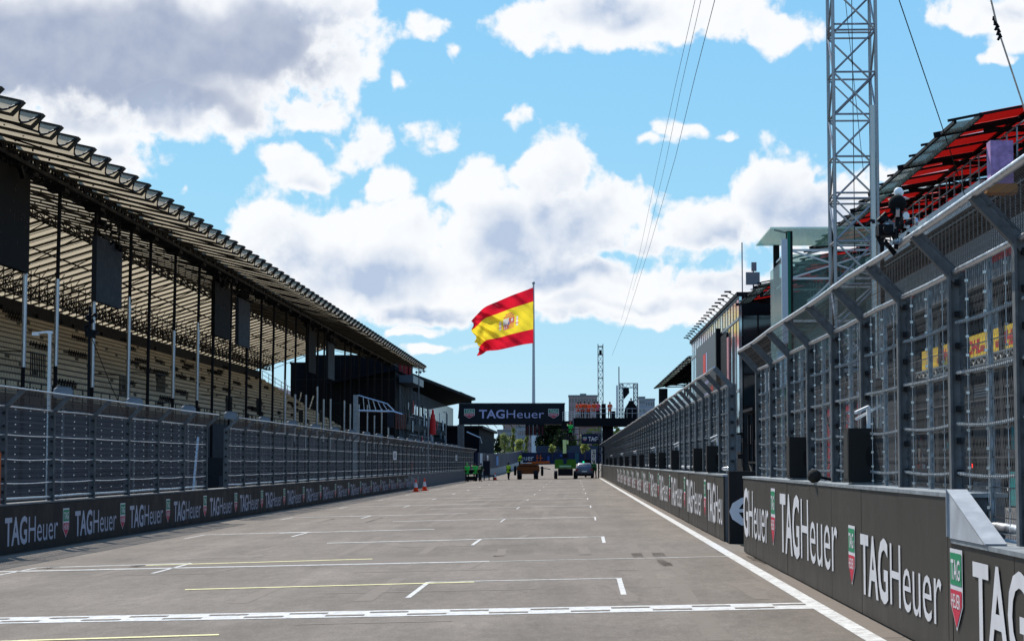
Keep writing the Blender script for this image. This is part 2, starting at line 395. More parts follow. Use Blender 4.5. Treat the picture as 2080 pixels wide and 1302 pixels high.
# painted lines
strip('edge_line', 2.62, 2.80, 3, 215, .004, m_line)
b = MB()
def seg(b, p, q, wd, dz=.004):
    p = Vector(p); q = Vector(q); d = (q - p).normalized(); n = Vector((-d.y, d.x)) * wd / 2
    b.quad(*[(v.x, v.y, gz(v.x, v.y) + dz) for v in (p - n, q - n, q + n, p + n)])
def fl(x): return 22.0 + (x + 6.4) * .008
bl = MB(); bk = MB()
x = -9.6; i = 0
while x < 2.6:
    xb = min(x + .455, 2.62)
    rows = [(0, .93)]
    for (r0, r1) in rows: bl.quad(*[(u, fl(u) + v, gz(u) + .004) for u, v in ((x, r0), (xb, r0), (xb, r1), (x, r1))])
    r0, r1 = ((.17, .33) if i % 2 else (.56, .72))
    bk.quad(*[(u, fl(u) + v, gz(u) + .008) for u, v in ((x + .01, r0), (xb - .01, r0), (xb - .01, r1), (x + .01, r1))])
    x = xb; i += 1
tag(bl.build('finish_line', m_line), kind='structure'); tag(bk.build('finish_line_slots', m_asph), kind='structure')
b = MB(); bo = MB(); by = MB()
for k in range(11):
    y = 28.35 + 15.9 * k
    seg(b, (-2.08, y - 3.25), (-2.06, y), .07 if k < 2 else .045); seg(b, (.62, y - (3.3 if k else 3.4)), (.64, y + .1), .07 if k < 2 else .045)
    seg(b, (-2.06, y), (-1.55, y + .03), .20); seg(b, (.3, y + .1), (.68, y + .1), .20)
    seg(bo, (-2.0, y + .03), (.6, y + .1), .16 if k == 0 else .34)
    if k < 9: seg(by if k == 0 else bo, (-5.38, y - .75), (-1.4 if k < 1 else -2.1, y - .2), .17 if k == 0 else .34, .006)
    y = 35.35 + 15.9 * k
    seg(b, (-9.4, y - 3.2), (-9.38, y - .6), .06); seg(b, (-6.8, y - 3.2), (-6.79, y), .07)
    seg(bo, (-9.4, y - .6), (-6.8, y + .1), .22 if k == 0 else .34); seg(b, (-9.4, y - .6), (-9.0, y - .52), .18)
    if k < 9: seg(by if k == 0 else bo, (-7.5, y - .45), (-3.6, y + .35), .2 if k == 0 else .38, .006)
seg(by, (-5.5, 19.7), (-3.55, 20.0), .15, .006); seg(by, (-7.5, 19.4), (-5.5, 19.7), .10, .006)
tag(b.build('grid_box_lines', m_line), kind='structure'); tag(bo.build('worn_grid_lines', m_lineold), kind='structure')
tag(by.build('yellow_grid_lines', m_yline), kind='structure')
b = MB()
for i in range(24):
    xa = -11.3 + i * .58; seg(b, (xa, 33.55 + i * .03), (xa + .585, 33.58 + i * .03), .34 if i < 17 else .14)
tag(b.build('pavement_seam', m_lineold), kind='structure')
strip('seam_band', -11.3, 2.6, 34.3, 36.2, .002, mat('fresh_asphalt_band', (.170, .140, .112), .92, 0, .15, 2), 1)

m_rub = paint('tyre_rubber_marks', (.165, .132, .103), .0, .46)
b = MB(); rk = random.Random(31)
for k in range(26):
    x = rk.choice([-8.6, -7.4, -4.2, -1.6, -.2, 1.2]) + rk.gauss(0, .35); y = rk.uniform(17, 120); ln = rk.uniform(3, 16); cv_ = rk.gauss(0, .5)
    for dx in (0, 1.55):
        pts = [(x + dx + cv_ * (u / 6) ** 2 * .3, y + ln * u / 6) for u in range(7)]
        for p, q in zip(pts, pts[1:]): seg(b, p, q, rk.uniform(.16, .24), .002)
tag(b.build('tyre_marks', m_rub), kind='structure')
m_scuff = paint('pale_scuff', (.26, .23, .20), .0, .52)
b = MB()
for k in range(60):
    x = rk.uniform(-10.5, 2.4); y = rk.uniform(15, 90); a = rk.choice([0, 0, 1]); ln = rk.uniform(.4, 3)
    seg(b, (x, y), (x + (ln if a == 0 else .1), y + (.1 if a == 0 else ln)), rk.uniform(.05, .16), .003)
tag(b.build('pale_scuffs', m_scuff), kind='structure')

# ------------------------------------------------------------------ lettering
def text_geo(s, off=0.0, shear=0.0, space=1.0):
    cu = bpy.data.curves.new('t', 'FONT'); cu.body = s; cu.size = 1; cu.offset = off; cu.shear = shear; cu.resolution_u = 3; cu.space_character = space
    o = bpy.data.objects.new('t', cu); COL.objects.link(o); bpy.context.view_layer.update()
    me = o.to_mesh(); v = [tuple(p.co) for p in me.vertices]; f = [tuple(p.vertices) for p in me.polygons]
    o.to_mesh_clear(); bpy.data.objects.remove(o); bpy.data.curves.remove(cu)
    xs = [p[0] for p in v]; return v, f, min(xs), max(xs)
CAP = .729
T_TAG = text_geo('TAG', .022); T_HEU = text_geo('Heuer', -.004)
def fit(geo, x0, x1, y0, y1, ymin=0.0, ymax=CAP):
    v, f, a, c = geo
    return [(x0 + (p[0] - a) / (c - a) * (x1 - x0), y0 + (p[1] - ymin) / (ymax - ymin) * (y1 - y0), 0) for p in v], f
def word_tag(h=1.0, wd=7.45):
    b = MB(); b.add(fit(T_TAG, 0, wd * .395, 0, h)); b.add(fit(T_HEU, wd * .425, wd, 0, h)); return b
def badge(wd=.85, h=1.0):
    b = MB()
    P1 = [(-.5, .5), (-.5, -.18), (0, -.5), (.5, -.18), (.5, .5)]
    def sc(pts, k, z, m): b.poly([(p[0] * k * wd, p[1] * k * h, z) for p in pts], m)
    sc(P1, 1.0, 0, 0)
    k = .9
    b.poly([(-.5 * k * wd, .5 * k * h, .004), (-.5 * k * wd, .06 * h, .004), (.5 * k * wd, .06 * h, .004), (.5 * k * wd, .5 * k * h, .004)], 1)
    b.poly([(-.5 * k * wd, .0 * h, .004), (-.5 * k * wd, -.17 * h, .004), (0, -.46 * h, .004), (.5 * k * wd, -.17 * h, .004), (.5 * k * wd, .0, .004)], 2)
    b.add(fit(text_geo('TAG', .02), -.36 * wd, .36 * wd, .13 * h, .38 * h), Matrix.Translation((0, 0, .008)), 0)
    b.add(fit(text_geo('HEUER', .01), -.36 * wd, .36 * wd, -.22 * h, -.04 * h), Matrix.Translation((0, 0, .008)), 0)
    return b
ROT_L = Matrix(((0, 0, 1), (1, 0, 0), (0, 1, 0))).to_euler()      # text x -> +Y, y -> +Z, facing +X
ROT_R = Matrix(((0, 0, -1), (-1, 0, 0), (0, 1, 0))).to_euler()    # text x -> -Y, y -> +Z, facing -X
ROT_F = Matrix(((1, 0, 0), (0, 0, -1), (0, 1, 0))).to_euler()     # facing the camera (-Y)
MB3 = [m_letter, m_green, m_bred]

# ------------------------------------------------------------------ left barrier wall
XL = -11.5
gL = gz(XL)
wl = thing('barrier_wall', 'low concrete wall along the left side of the track with a black advertising band', 'wall', (XL, 20, gL))
b = MB()
b.prism([(-.35, 0), (-.35, 1.0), (-.04, 1.0), (0, .98), (0, .0)], 'y', -14, 195, 0)
b.box(-.36, .012, -14, 195, 1.0, 1.035, 1)
b.build('concrete_body', [m_concd, m_galvd], wl)
b = MB(); b.box(.002, .022, -14, 118, .03, .985); 
b.build('advertising_band', m_bannerblk, wl)
b = MB(); b.box(.002, .02, 118.3, 194, .03, .985); b.build('bare_band', m_concd, wl)
wd0 = word_tag(.58, 4.15).build('lettering', mat('shaded_letter_print', (.40, .39, .44), .6, 0, .12), wl)  # white letters, dust and the shade of this wall face put into the colour
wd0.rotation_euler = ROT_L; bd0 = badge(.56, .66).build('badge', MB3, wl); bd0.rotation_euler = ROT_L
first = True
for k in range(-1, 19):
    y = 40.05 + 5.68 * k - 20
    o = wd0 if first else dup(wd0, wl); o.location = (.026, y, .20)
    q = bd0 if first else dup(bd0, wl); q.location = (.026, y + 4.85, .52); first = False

# ------------------------------------------------------------------ right pit wall
XR = 3.02
gR = gz(XR)
wr = thing('pit_wall', 'tall black padded pit wall on the right with large white lettering beside the edge line', 'wall', (XR, 0, gR))
b = MB()
b.box(0.03, .42, 16.07, 35.6, 0, 1.31, 0); b.box(0.03, .42, 2, 16.06, 0, .95, 0)
b.build('concrete_body', m_concd, wr)
b = MB(); b.box(-.02, .44, 16.05, 35.62, 1.311, 1.345); b.box(-.02, .44, 2, 16.04, .951, .985); b.build('coping', m_galv, wr)
b = MB()
m_bannerR = mat('banner_satin_black', (.047, .042, .035), .5, 0, .14, 1.2, .03, 6, (1, 1, .35), spec=.10)
edges = [35.6]
while edges[-1] > 2: edges.append(edges[-1] - 2.42)
pan = []
for i in range(len(edges) - 1):
    y1, y0 = edges[i] - .008, edges[i + 1] + .008
    if y0 < 16.07 < y1:
        pan.append((y0, 16.05, .948)); pan.append((16.07, y1, 1.309))
    else: pan.append((max(y0, 2), y1, 1.309 if y0 > 16 else .948))
for (y0, y1, h) in pan:
    o = MB().box(-.004 - random.random() * .006, .028, y0, y1, .02, h).build('wall_panel', m_bannerR, wr)
wbig = word_tag(.84, 6.3).build('lettering', m_letter, wr, loc=(-.016, 29.25, .33)); wbig.rotation_euler = ROT_R
dup(wbig, wr, (-.016, 37.35, .33)).scale = (.94, 1, 1)
wsm = word_tag(.62, 4.6).build('lettering', m_letter, wr, loc=(-.016, 21.1, .25)); wsm.rotation_euler = ROT_R
dup(wsm, wr, (-.016, 15.2, .25))
bb = badge(.62, .86).build('badge', MB3, wr, loc=(-.016, 30.25, .77)); bb.rotation_euler = ROT_R
bs = badge(.50, .64).build('badge', MB3, wr, loc=(-.016, 21.75, .59)); bs.rotation_euler = ROT_R
dup(bs, wr, (-.016, 15.85, .59))
# mask the part of the cut word that would hang past the wall end: cut word drawn as 'GHeuer'
cut = [o for o in wr.children if o.name.startswith('lettering') and abs(o.location.y - 37.35) < .1][0]
b = MB(); b.add(fit(text_geo('G', .022), 0, .95, 0, .84)); b.add(fit(T_HEU, 1.05, 4.5, 0, .84))
bpy.data.objects.remove(cut); b.build('lettering', m_letter, wr, loc=(-.016, 35.5, .33)).rotation_euler = ROT_R
# galvanised gusset on the step
b = MB()
b.prism([(14.72, .99), (16.05, .99), (16.05, 1.34)], 'x', -.03, .0)
b.bar((.04, 14.62, .995), (.04, 16.06, 1.37), .16, .012); b.bar((.0, 16.055, 1.0), (.0, 16.055, 1.37), .1, .012)
gs = b.build('step_gusset', mat('bright_galvanised', (.40, .42, .44), .5, .2, .15, 4), wr)

# far pit wall beyond the gap
wf = thing('pit_wall', 'long black pit wall on the right beyond the gap, running to the gantry', 'wall', (XR, 0, gR))
b = MB(); b.box(.03, .42, 40.3, 222, 0, 1.31); b.build('concrete_body', m_concd, wf)
b = MB(); b.box(-.02, .44, 40.3, 222, 1.311, 1.345); b.build('coping', m_galv, wf)
y = 40.3; i = 0
m_bannerF = mat('banner_dusty_black', (.045, .041, .035), .5, 0, .3, .8, .04, 6, (1, 1, .5), spec=.15)
while y < 218:
    o = MB().box(-.004 - random.random() * .012, .028, y + .01, y + 2.41, .02, 1.309).build('wall_panel', m_bannerF if y > 60 else m_bannerR, wf)
    y += 2.42
for k in range(11):
    o = dup(wbig, wf, (-.022, 53.2 + 8.35 * k, .33)); q = dup(bb, wf, (-.022, 54.1 + 8.35 * k - 8.35, .77))
b = MB(); b.add(fit(T_TAG, 0, 2.35, 0, .84)); b.add(fit(text_geo('Heu', -.004), 2.5, 4.4, 0, .84))
b.build('lettering', m_letter, wf, loc=(-.022, 44.9, .33)).rotation_euler = ROT_R
# return face with the big cut letter
rt_ = thing('barrier_end', 'black end panel with a huge white letter e in the pit wall gap', 'barrier', (XR, 39.2, gR))
MB().box(.02, 1.6, 0, .3, 0, 1.42).build('board', m_bannerblk, rt_)
b = MB(); b.add(fit(text_geo('e', -.005), .0, .95, .33, 1.08, 0, .56)); b.build('lettering', m_letter, rt_, loc=(.02, -.006, 0)).rotation_euler = ROT_F

# ------------------------------------------------------------------ debris fences
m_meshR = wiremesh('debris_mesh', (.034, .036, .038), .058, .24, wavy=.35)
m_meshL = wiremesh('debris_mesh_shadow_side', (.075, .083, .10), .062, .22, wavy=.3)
def fence(name, label, X, z0, side, ys, hb, tip, rise, mesh, ropes, lastgap=True, clamps=True, grp='debris fences', base=0.0, botthick=.03, wide=.17):
    """side: direction (in x) the overhang leans; hb: bend height over z0; base: foot height"""
    t = thing(name, label, 'fence', (X, ys[0], z0), 0, grp)
    # post with base plate, web and bent arm
    pb = MB()
    pb.box(-wide / 2, wide / 2, -.012, .012, base, hb); pb.box(-wide / 2, -wide / 2 + .02, -.05, .05, base, hb, 0); pb.box(wide / 2 - .02, wide / 2, -.05, .05, base, hb, 0)
    pb.box(-wide * .7, wide * .7, -.09, .09, base, base + .02)
    a = (0, 0, hb - .06); c = (side * tip, 0, hb + rise)
    pb.bar(a, c, .08, wide * .62, 0, up=(-side * rise, 0, tip))
    for zz in np.arange(base + .25, hb - .1, .27): pb.box(-.03, .03, -.058, -.013, zz, zz + .05, 1)
    post = None; panel = None
    for i, y in enumerate(ys):
        if post is None: post = pb.build('post', [m_galvd, m_dark], t, loc=(0, y - ys[0], 0))
        else: dup(post, t, (0, y - ys[0], 0))
    protos = {}
    for i in range(len(ys) - 1):
        ln = ys[i + 1] - ys[i]; key = round(ln, 1)
        if key not in protos:
            b = MB(); b.quad((0, 0, base + .05), (0, ln, base + .05), (0, ln, hb), (0, 0, hb)); b.quad((side * .002, 0, hb), (side * .002, ln, hb), (side * tip, ln, hb + rise), (side * tip, 0, hb + rise))
            pn = b.build('mesh_panel', mesh, t)
            b = MB(); s0 = side * .03
            for q, z in enumerate(ropes):
                pts = [(s0, ln * u, z - .02 * math.sin(math.pi * u) * (1 + .5 * math.sin(q * 2.1))) for u in (0, .25, .5, .75, 1)]
                b.tube(pts, .011, 4, 0, False)
                if clamps and ln < 3.0:
                    for u in np.arange(.03, .98, .028):
                        yy = ln * u; zc = z - .02 * math.sin(math.pi * u) * (1 + .5 * math.sin(q * 2.1)); b.box(s0 - .014, s0 + .014, yy - .012, yy + .012, zc - .014, zc + .014, 1)
            for u in (.2, .5, .8):
                if side < 0: b.tube([(s0, ln * u, base + .05), (s0, ln * u + .02, hb)], .003, 4, 0, False)
                for z in np.arange(base + .12, hb, .155):
                    j = (math.sin(z * 37 + u * 11)) * .012; b.box(s0 + side * .004 - .012, s0 + side * .004 + .012, ln * u - .012 + j, ln * u + .012 + j, z - .010, z + .012, 2)
            if side < 0 and ln < 3.2: b.box(-.02, .02, ln * .5 - .02, ln * .5 + .02, base + .02, hb, 1)
            rp = b.build('cable_set', [m_rope, m_galv, m_glint], t)
            protos[key] = (pn, rp)
            for o in protos[key]: o.location = (0, ys[i] - ys[0], 0)
        else:
            for o in protos[key]: dup(o, t, (0, ys[i] - ys[0], 0))
    ln = ys[-1] - ys[0]
    for (px_, pz_, rr) in ((0, base + .12, botthick), (side * .03, hb, .028 if side < 0 else .018), (side * tip, hb + rise, .03 if side < 0 else .018)):
        b = MB(); n = int(ln / 2.7); wob = lambda i: .008 * math.sin(i * 2.3)
        b.tube([(px_ + wob(i), ln * i / n, pz_ + wob(i + 1)) for i in range(n + 1)], rr, 8); b.build('rail', m_alu, t, True)
    return t
# right fence, near section on the tall wall (first posts measured at 17.1, 19.9, 22.5 ... m)
XF = 3.30
fence('debris_fence', 'steel mesh debris fence on the near pit wall, posts bent over the track', XF, gR, -1,
      [7.2, 9.7, 12.2, 14.6, 17.15, 19.85, 22.45, 25.0, 27.6, 30.1, 32.8, 35.3], 3.22, .36, .33, m_meshR, [1.50, 1.92, 2.35, 2.78], base=.96, botthick=.045)
fence('debris_fence', 'long steel mesh debris fence on the far pit wall, beyond the gap', XF, gR, -1,
      [41.6 + 2.75 * i for i in range(66)], 3.22, .36, .33, m_meshR, [1.8, 2.2, 2.65], base=1.34, botthick=.04)
# left fence, two runs with an opening
ysL = [33.2, 36.9, 40.6, 44.4, 48.2, 52.0, 55.7, 59.4, 63.1]
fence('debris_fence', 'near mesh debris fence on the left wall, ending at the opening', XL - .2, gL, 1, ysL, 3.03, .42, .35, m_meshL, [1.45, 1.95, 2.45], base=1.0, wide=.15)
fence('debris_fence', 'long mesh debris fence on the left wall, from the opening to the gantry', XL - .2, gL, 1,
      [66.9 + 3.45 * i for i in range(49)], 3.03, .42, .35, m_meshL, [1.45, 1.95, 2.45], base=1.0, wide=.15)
b = MB(); b.bar((0, 0, 0), (.05, .9, 2.7), .07); b.bar((.1, .3, 0), (.1, .3, 1.3), .05)
tag(b.build('gate_strut', m_alu, loc=(-12.3, 63.9, gL)), 'slanting metal strut in the opening between the two left fence runs', 'strut')
# small grey panels carried behind the left fence top
def fence_box(y, lab):
    t = thing('marshal_light', lab, 'marshal light', (-11.95, y, gL), 0, 'grey light panels behind the left fence')
    b = MB(); b.prism([(-.30, -.20), (.30, -.20), (.34, -.12), (.34, .12), (.24, .20), (-.24, .20), (-.34, .12), (-.34, -.12)], 'y', -.07, .07)
    h = b.build('housing', mat('panel_grey', (.17, .19, .21), .6, 0, .15), t, loc=(0, 0, 3.50)); h.rotation_euler = (0, R(5), R(25)); h.scale = (.62, 1.6, .62)
    MB().tube([(0, .06, 1.0), (0, .06, 3.4)], .03, 6).build('stem', m_galvd, t)
    MB().box(-.28, .28, -.02, .02, .2, .25).build('hood', m_galvd, h)
    return t
lp = fence_box(46.3, 'nearest of the grey light panels above the left fence')
y = 53.9; i = 0
while y < 212:
    dup_tree(lp, None, (-11.95, y, gL), None, ['second nearest grey light panel above the left fence', 'third nearest grey light panel above the left fence, beside the opening'][i] if i < 2 else 'grey light panel above the left fence beyond the opening')
    y += 7.6; i += 1

# ------------------------------------------------------------------ loudspeakers and cameras on the pit wall
def speaker(y, h, lab, bracket=True):
    t = thing('loudspeaker', lab, 'loudspeaker', (3.22, y, gR + (1.345)), 0, 'loudspeakers on the pit wall')
    b = MB()
    b.prism([(-.20, -.17), (.16, -.17), (.22, -.05), (.22, .22), (-.20, .22)], 'z', .03, h)
    b.build('cabinet', mat('speaker_black', (.020, .020, .019), .6, 0, .1), t)
    MB().box(-.204, -.196, -.13, .19, .06, h - .04).build('grille', mat('grille', (.03, .03, .028), .7), t)
    MB().prism([(.02 + .03 * math.cos(a), h * .5 + .11 * math.sin(a)) for a in np.linspace(0, 6.0, 10)], 'y', -.176, -.169).build('handle', m_rubber, t)
    b = MB(); b.box(-.16, .16, -.14, .14, 0, .028); b.box(.1, .3, -.02, .02, .0, .02); b.build('base_plate', m_galv, t)
    if bracket:
        b = MB(); b.bar((.05, 0, h), (.05, 0, h + .24), .04); b.bar((.05, 0, h + .24), (-.12, -.18, h + .17), .03); b.bar((-.08, .1, h + .10), (.2, .1, h + .26), .03); b.build('bracket', m_white, t)
    return t
sp1 = speaker(22.2, .62, 'black loudspeaker standing on the near pit wall, the nearest and largest one')
sp2 = speaker(28.2, .60, 'black loudspeaker on the near pit wall, smaller one close to the gap', False)
ysp = [45.5, 50.5, 62, 71, 80, 92, 104, 118, 132, 150, 168, 186]
for i, y in enumerate(ysp):
    dup_tree(sp2 if i % 2 else sp1, None, (3.22, y, gR + 1.345), None, 'first black loudspeaker on the pit wall beyond the gap' if i == 0 else 'black loudspeaker among those farther along the pit wall beyond the gap')
def wall_mic(y):
    t = thing('windshield_microphone', 'furry dark microphone windshield lying on the near pit wall between the two loudspeakers', 'microphone', (3.0, y, gR + 1.42))
    b = MB(); b.tube([(0, -.13, 0), (0, -.10, 0), (0, 0, 0), (0, .10, .02), (0, .13, .02)], [.03, .075, .09, .07, .03], 10); b.build('windshield', mat('dark_fur', (.03, .028, .026), .95, 0, .3, 30, .8, 120), t, smooth=True)
    b = MB(); b.bar((.02, .1, 0), (.25, .22, -.05), .03); b.build('mount', m_black, t)
wall_mic(25.0)
# remote camera cluster on the fence tip
t = thing('remote_camera', 'black remote camera with a white dome and foam microphone clamped on the fence tip', 'camera', (2.92, 17.9, gR + 3.55))
def ball(r, k=12, j=8, sq=(1, 1, 1)):
    v = []; f = []
    for a in range(j + 1):
        for c in range(k):
            th = math.pi * a / j; ph = 2 * math.pi * c / k; v.append((r * sq[0] * math.sin(th) * math.cos(ph), r * sq[1] * math.sin(th) * math.sin(ph), r * sq[2] * math.cos(th)))
    for a in range(j):
        for c in range(k): f.append((a * k + c, (a + 1) * k + c, (a + 1) * k + (c + 1) % k, a * k + (c + 1) % k))
    return v, f
m_foam = mat('black_foam', (.010, .010, .010), .95)
b = MB(); b.add(ball(.082)); b.build('foam_microphone', m_foam, t, True, (.0, 0, .36))
b = MB(); b.add(ball(.045)); b.tube([(0, 0, -.06), (0, 0, -.045)], [.10, .06], 12); b.build('dome', m_white, t, True, (.02, .05, .47))
b = MB()
for k in range(26):
    p = Vector((random.gauss(-.03, .10), random.gauss(0, .05), random.uniform(-.02, .26))); q = p + Vector((random.gauss(0, .06), random.gauss(0, .04), random.gauss(0, .05)))
    b.bar(p, q, random.uniform(.012, .035), random.uniform(.02, .05), random.choice([0, 0, 1, 2]))
b.bar((-.02, 0, -.05), (0, 0, .34), .035); b.build('clamp_rig', [m_black, m_alu, m_dark], t)
b = MB(); b.box(-.19, -.06, -.12, .08, .06, .16); b.tube([(-.12, -.12, .11), (-.12, -.2, .11)], .04, 10); b.build('camera_body', m_black, t)
b = MB(); b.tube([(.07, 0, .25), (.075, -.01, .25)], .035, 12); b.build('ring', m_white, t)

# ------------------------------------------------------------------ lattice mast behind the pit wall
def lattice(b, x0, x1, y0, y1, z0, z1, bay, rc, rb, m=0, k=6):
    cs = [(x0, y0), (x1, y0), (x1, y1), (x0, y1)]
    for (x, y) in cs: b.tube([(x, y, z0), (x, y, z1)], rc, k, m)
    n = int((z1 - z0) / bay)
    for i in range(n + 1):
        z = z0 + i * bay
        for j in range(4):
            p = cs[j]; q = cs[(j + 1) % 4]
            b.tube([(p[0], p[1], z), (q[0], q[1], z)], rb, 5, m, False)
            if i < n:
                a, c = (p, q) if (i + j) % 2 else (q, p)
                b.tube([(a[0], a[1], z), (c[0], c[1], z + bay)], rb, 5, m, False)
                if j in (0, 2) and i % 3 == 1: b.tube([(c[0], c[1], z), (a[0], a[1], z + bay)], rb * .8, 5, m, False)
            if i % 4 == 0 and i: b.tube([(p[0], p[1], z + .12), (q[0], q[1], z + .12)], rb, 5, m, False)
tw = thing('lattice_mast', 'tall square aluminium lattice mast rising behind the near pit wall out of the picture', 'mast', (5.70, 40.4, .06))
b = MB(); lattice(b, -.43, .43, -.4, .4, 0, 13.2, .86, .036, .022); b.build('truss', mat('mast_aluminium', (.30, .305, .31), .4, .7, .2, 8), tw)
b = MB(); b.tube([(.32, -.52, 0), (.33, -.52, 8.75)], .065, 12); b.build('pole', mat('brushed_tube', (.42, .41, .39), .3, .85, .1), tw)
b = MB(); b.box(-.7, .7, -.7, .7, 0, .25); b.build('ballast_base', m_conc, tw)
b = MB(); b.tube([(0, -.1, .2), (0, -.1, 13.2)], .008, 4); b.tube([(-.30, .1, 13.2), (.2, -.05, 7.5)], .006, 4); b.build('inner_cables', m_black, tw)
# stay ropes
def cable(name, label, pts, r, mt, cat='cable', grp=None):
    b = MB(); b.tube(pts, r, 5, 0); return tag(b.build(name, mt), label, cat, grp, 'thing')
cable('stay_rope', 'dark stay rope slanting from the mast top down to the red canopy', [P(1826, 0, 41), P(1905, 232, 46), P(1962, 405, 52)], .012, m_black, grp='stay ropes')
t = thing('stay_rope', 'pale stay rope with a black tensioner at the right edge of the picture', 'cable', P(2085, 235, 26), 0, 'stay ropes')
base = P(2085, 235, 26); b = MB(); b.tube([P(2008, -20, 24) - base, P(2027, 60, 24.5) - base, (0, 0, 0), P(2120, 340, 27) - base], .012, 6); b.build('rope', m_rope, t)
b = MB()
for k in range(9):
    p = P(2019 + k * 1.5, 34 + k * 5, 24.4) - base; b.bar(p, p + Vector((random.uniform(-.03, .03), 0, -.05)), .03, .03)
b.build('tensioner', m_black, t)

# ------------------------------------------------------------------ left grandstand
gs = thing('grandstand', 'long covered grandstand with cream seats under a corrugated tan membrane roof on the left', 'grandstand', (-25, 60, -.24))
def LG(x, y, z): return (x + 25, y - 60, z + .24)      # world -> grandstand space
m_memb = mat('roof_membrane', (.50, .41, .28), .8, 0, .45, .5, stretch=(.15, 1, 1), trans=.42)
m_terr = mat('terrace_concrete', (.10, .085, .065), .85, 0, .2, .4)
m_seat = mat('cream_seat_plastic', (.46, .385, .27), .6, 0, .2, .3)
FE = (-19.0, 14.05); RD = (-31.5, 16.85); RE = (-42.0, 13.7)
BAY = 2.57
def membrane(p, q, edge):
    b = MB(); nu = 8; nv = 5; vs = {}
    for i in range(nu + 1):
        u = i / nu; sag = .36 * math.sin(math.pi * u)
        for j in range(nv + 1):
            t_ = j / nv; rec = (.38 * math.sin(math.pi * u) * (1 - t_)) if edge else 0
            x = p[0] + (q[0] - p[0]) * t_ - rec; z = p[1] + (q[1] - p[1]) * t_ - sag * ((1.35 - .55 * min(1, t_ * 3)) if edge else .75)
            vs[i, j] = len(b.v); b.v.append((x - p[0], u * BAY, z - p[1]))
    for i in range(nu):
        for j in range(nv): b.f.append((vs[i, j], vs[i + 1, j], vs[i + 1, j + 1], vs[i, j + 1])); b.m.append(0)
    if edge:      # hem of the free edge, 5 cm thick
        for i in range(nu):
            a = b.v[vs[i, 0]]; c = b.v[vs[i + 1, 0]]; b.bar(a, c, .05, .07, 1)
    return b
fm = membrane(FE, RD, True).build('roof_membrane', [m_memb, m_dark], gs, True); fm.location = LG(FE[0], 52, FE[1])
rm = membrane(RD, RE, False).build('roof_membrane', [m_memb, m_dark], gs, True); rm.location = LG(RD[0], 52, RD[1])
rb = MB()
k0 = (RD[0] - FE[0], RD[1] - FE[1]); k1 = (RE[0] - FE[0], RE[1] - FE[1])
rb.bar((0, 0, -.02), (k0[0], 0, k0[1] - .02), .14, .14); rb.bar((k0[0], 0, k0[1] - .02), (k1[0], 0, k1[1] - .02), .14, .14)
rb.bar((-.3, 0, -.46), (k0[0], 0, k0[1] - .42), .12, .10); rb.bar((k0[0], 0, k0[1] - .42), (k1[0], 0, k1[1] - .40), .10, .14)
rb.bar((.10, 0, .0), (-.35, 0, -.46), .14, .12)
for kx in range(1, 12): xx = k0[0] * kx / 12; rb.bar((xx, 0, k0[1] * kx / 12), (xx, 0, k0[1] * kx / 12 - .4), .06)
raf = rb.build('rafter', [mat('roof_beam_brown', (.055, .046, .035), .75, 0, .2), m_galvd], gs); raf.location = LG(FE[0], 52, FE[1])
nb = 80
for i in range(1, nb):
    y = 52 + BAY * i
    dup(fm, gs, LG(FE[0], y, FE[1])); dup(rm, gs, LG(RD[0], y, RD[1])); dup(raf, gs, LG(FE[0], y, FE[1]))
YE = 52 + BAY * nb
def longtruss(x, zt, zb, y0, y1, st, r, name, wdt=.9):
    b = MB()
    for dx in (-wdt / 2, wdt / 2):
        b.bar(LG(x + dx, y0, zt), LG(x + dx, y1, zt), r * 1.3); b.bar(LG(x + dx, y0, zb), LG(x + dx, y1, zb), r * 1.3)
    y = y0; i = 0
    while y < y1:
        for dx in (-wdt / 2, wdt / 2):
            a, c = (zt, zb) if i % 2 else (zb, zt)
            b.bar(LG(x + dx, y, a), LG(x + dx, y + st, c), r * .8); b.bar(LG(x + dx, y, zb), LG(x + dx, y, zt), r * .8)
        b.bar(LG(x - wdt / 2, y, zb), LG(x + wdt / 2, y + st, zb), r * .6)
        y += st; i += 1
    return b.build(name, m_black, gs)
longtruss(-23.5, 14.95, 14.2, 52, YE, .85, .12, 'front_truss')
longtruss(-31.5, 16.5, 16.0, 52, YE, 2.57, .07, 'ridge_truss', .4)
longtruss(-39.6, 14.3, 13.6, 70, YE, 1.3, .06, 'rear_truss', .5)
b = MB()
for xx in (-27.0, -34.5, -37.2):
    zz = 14.05 + (-19 - xx) * .224 - .72 if xx > -31.5 else 16.85 + (xx + 31.5) * .30 - .66
    b.bar(LG(xx, 52, zz), LG(xx, YE, zz), .08)
for k in range(26):
    y = 55 + k * 7.9; b.bar(LG(-31.5, y, 16.15), LG(-39.5, y + 7.9, 13.9), .06); b.bar(LG(-31.5, y, 16.15), LG(-23.5, y + 7.9, 14.4), .06); b.bar(LG(-23.5, y, 14.4), LG(-19.3, y + 7.9, 13.55), .06)
b.build('roof_bracing', m_black, gs)
# rear scaffold between the parapet and the roof
b = MB()
y = 72
while y < 246:
    b.bar(LG(-39.2, y, 12.4), LG(-39.2, y, 14.2), .06)
    b.bar(LG(-37.4, y, 12.9), LG(-37.4, y + 2.2, 14.2), .05); b.bar(LG(-37.4, y, 12.9), LG(-37.4, y, 14.9), .05)
    b.bar(LG(-37.4, y, 13.3), LG(-36.2, y, 15.0), .045); b.bar(LG(-39.2, y, 13.3), LG(-37.0, y + 1.2, 14.4), .04)
    y += 2.2
for z in (12.9, 13.7, 14.4): b.bar(LG(-39.2, 72, z), LG(-39.2, 246, z), .05)
b.build('rear_scaffold', m_black, gs)
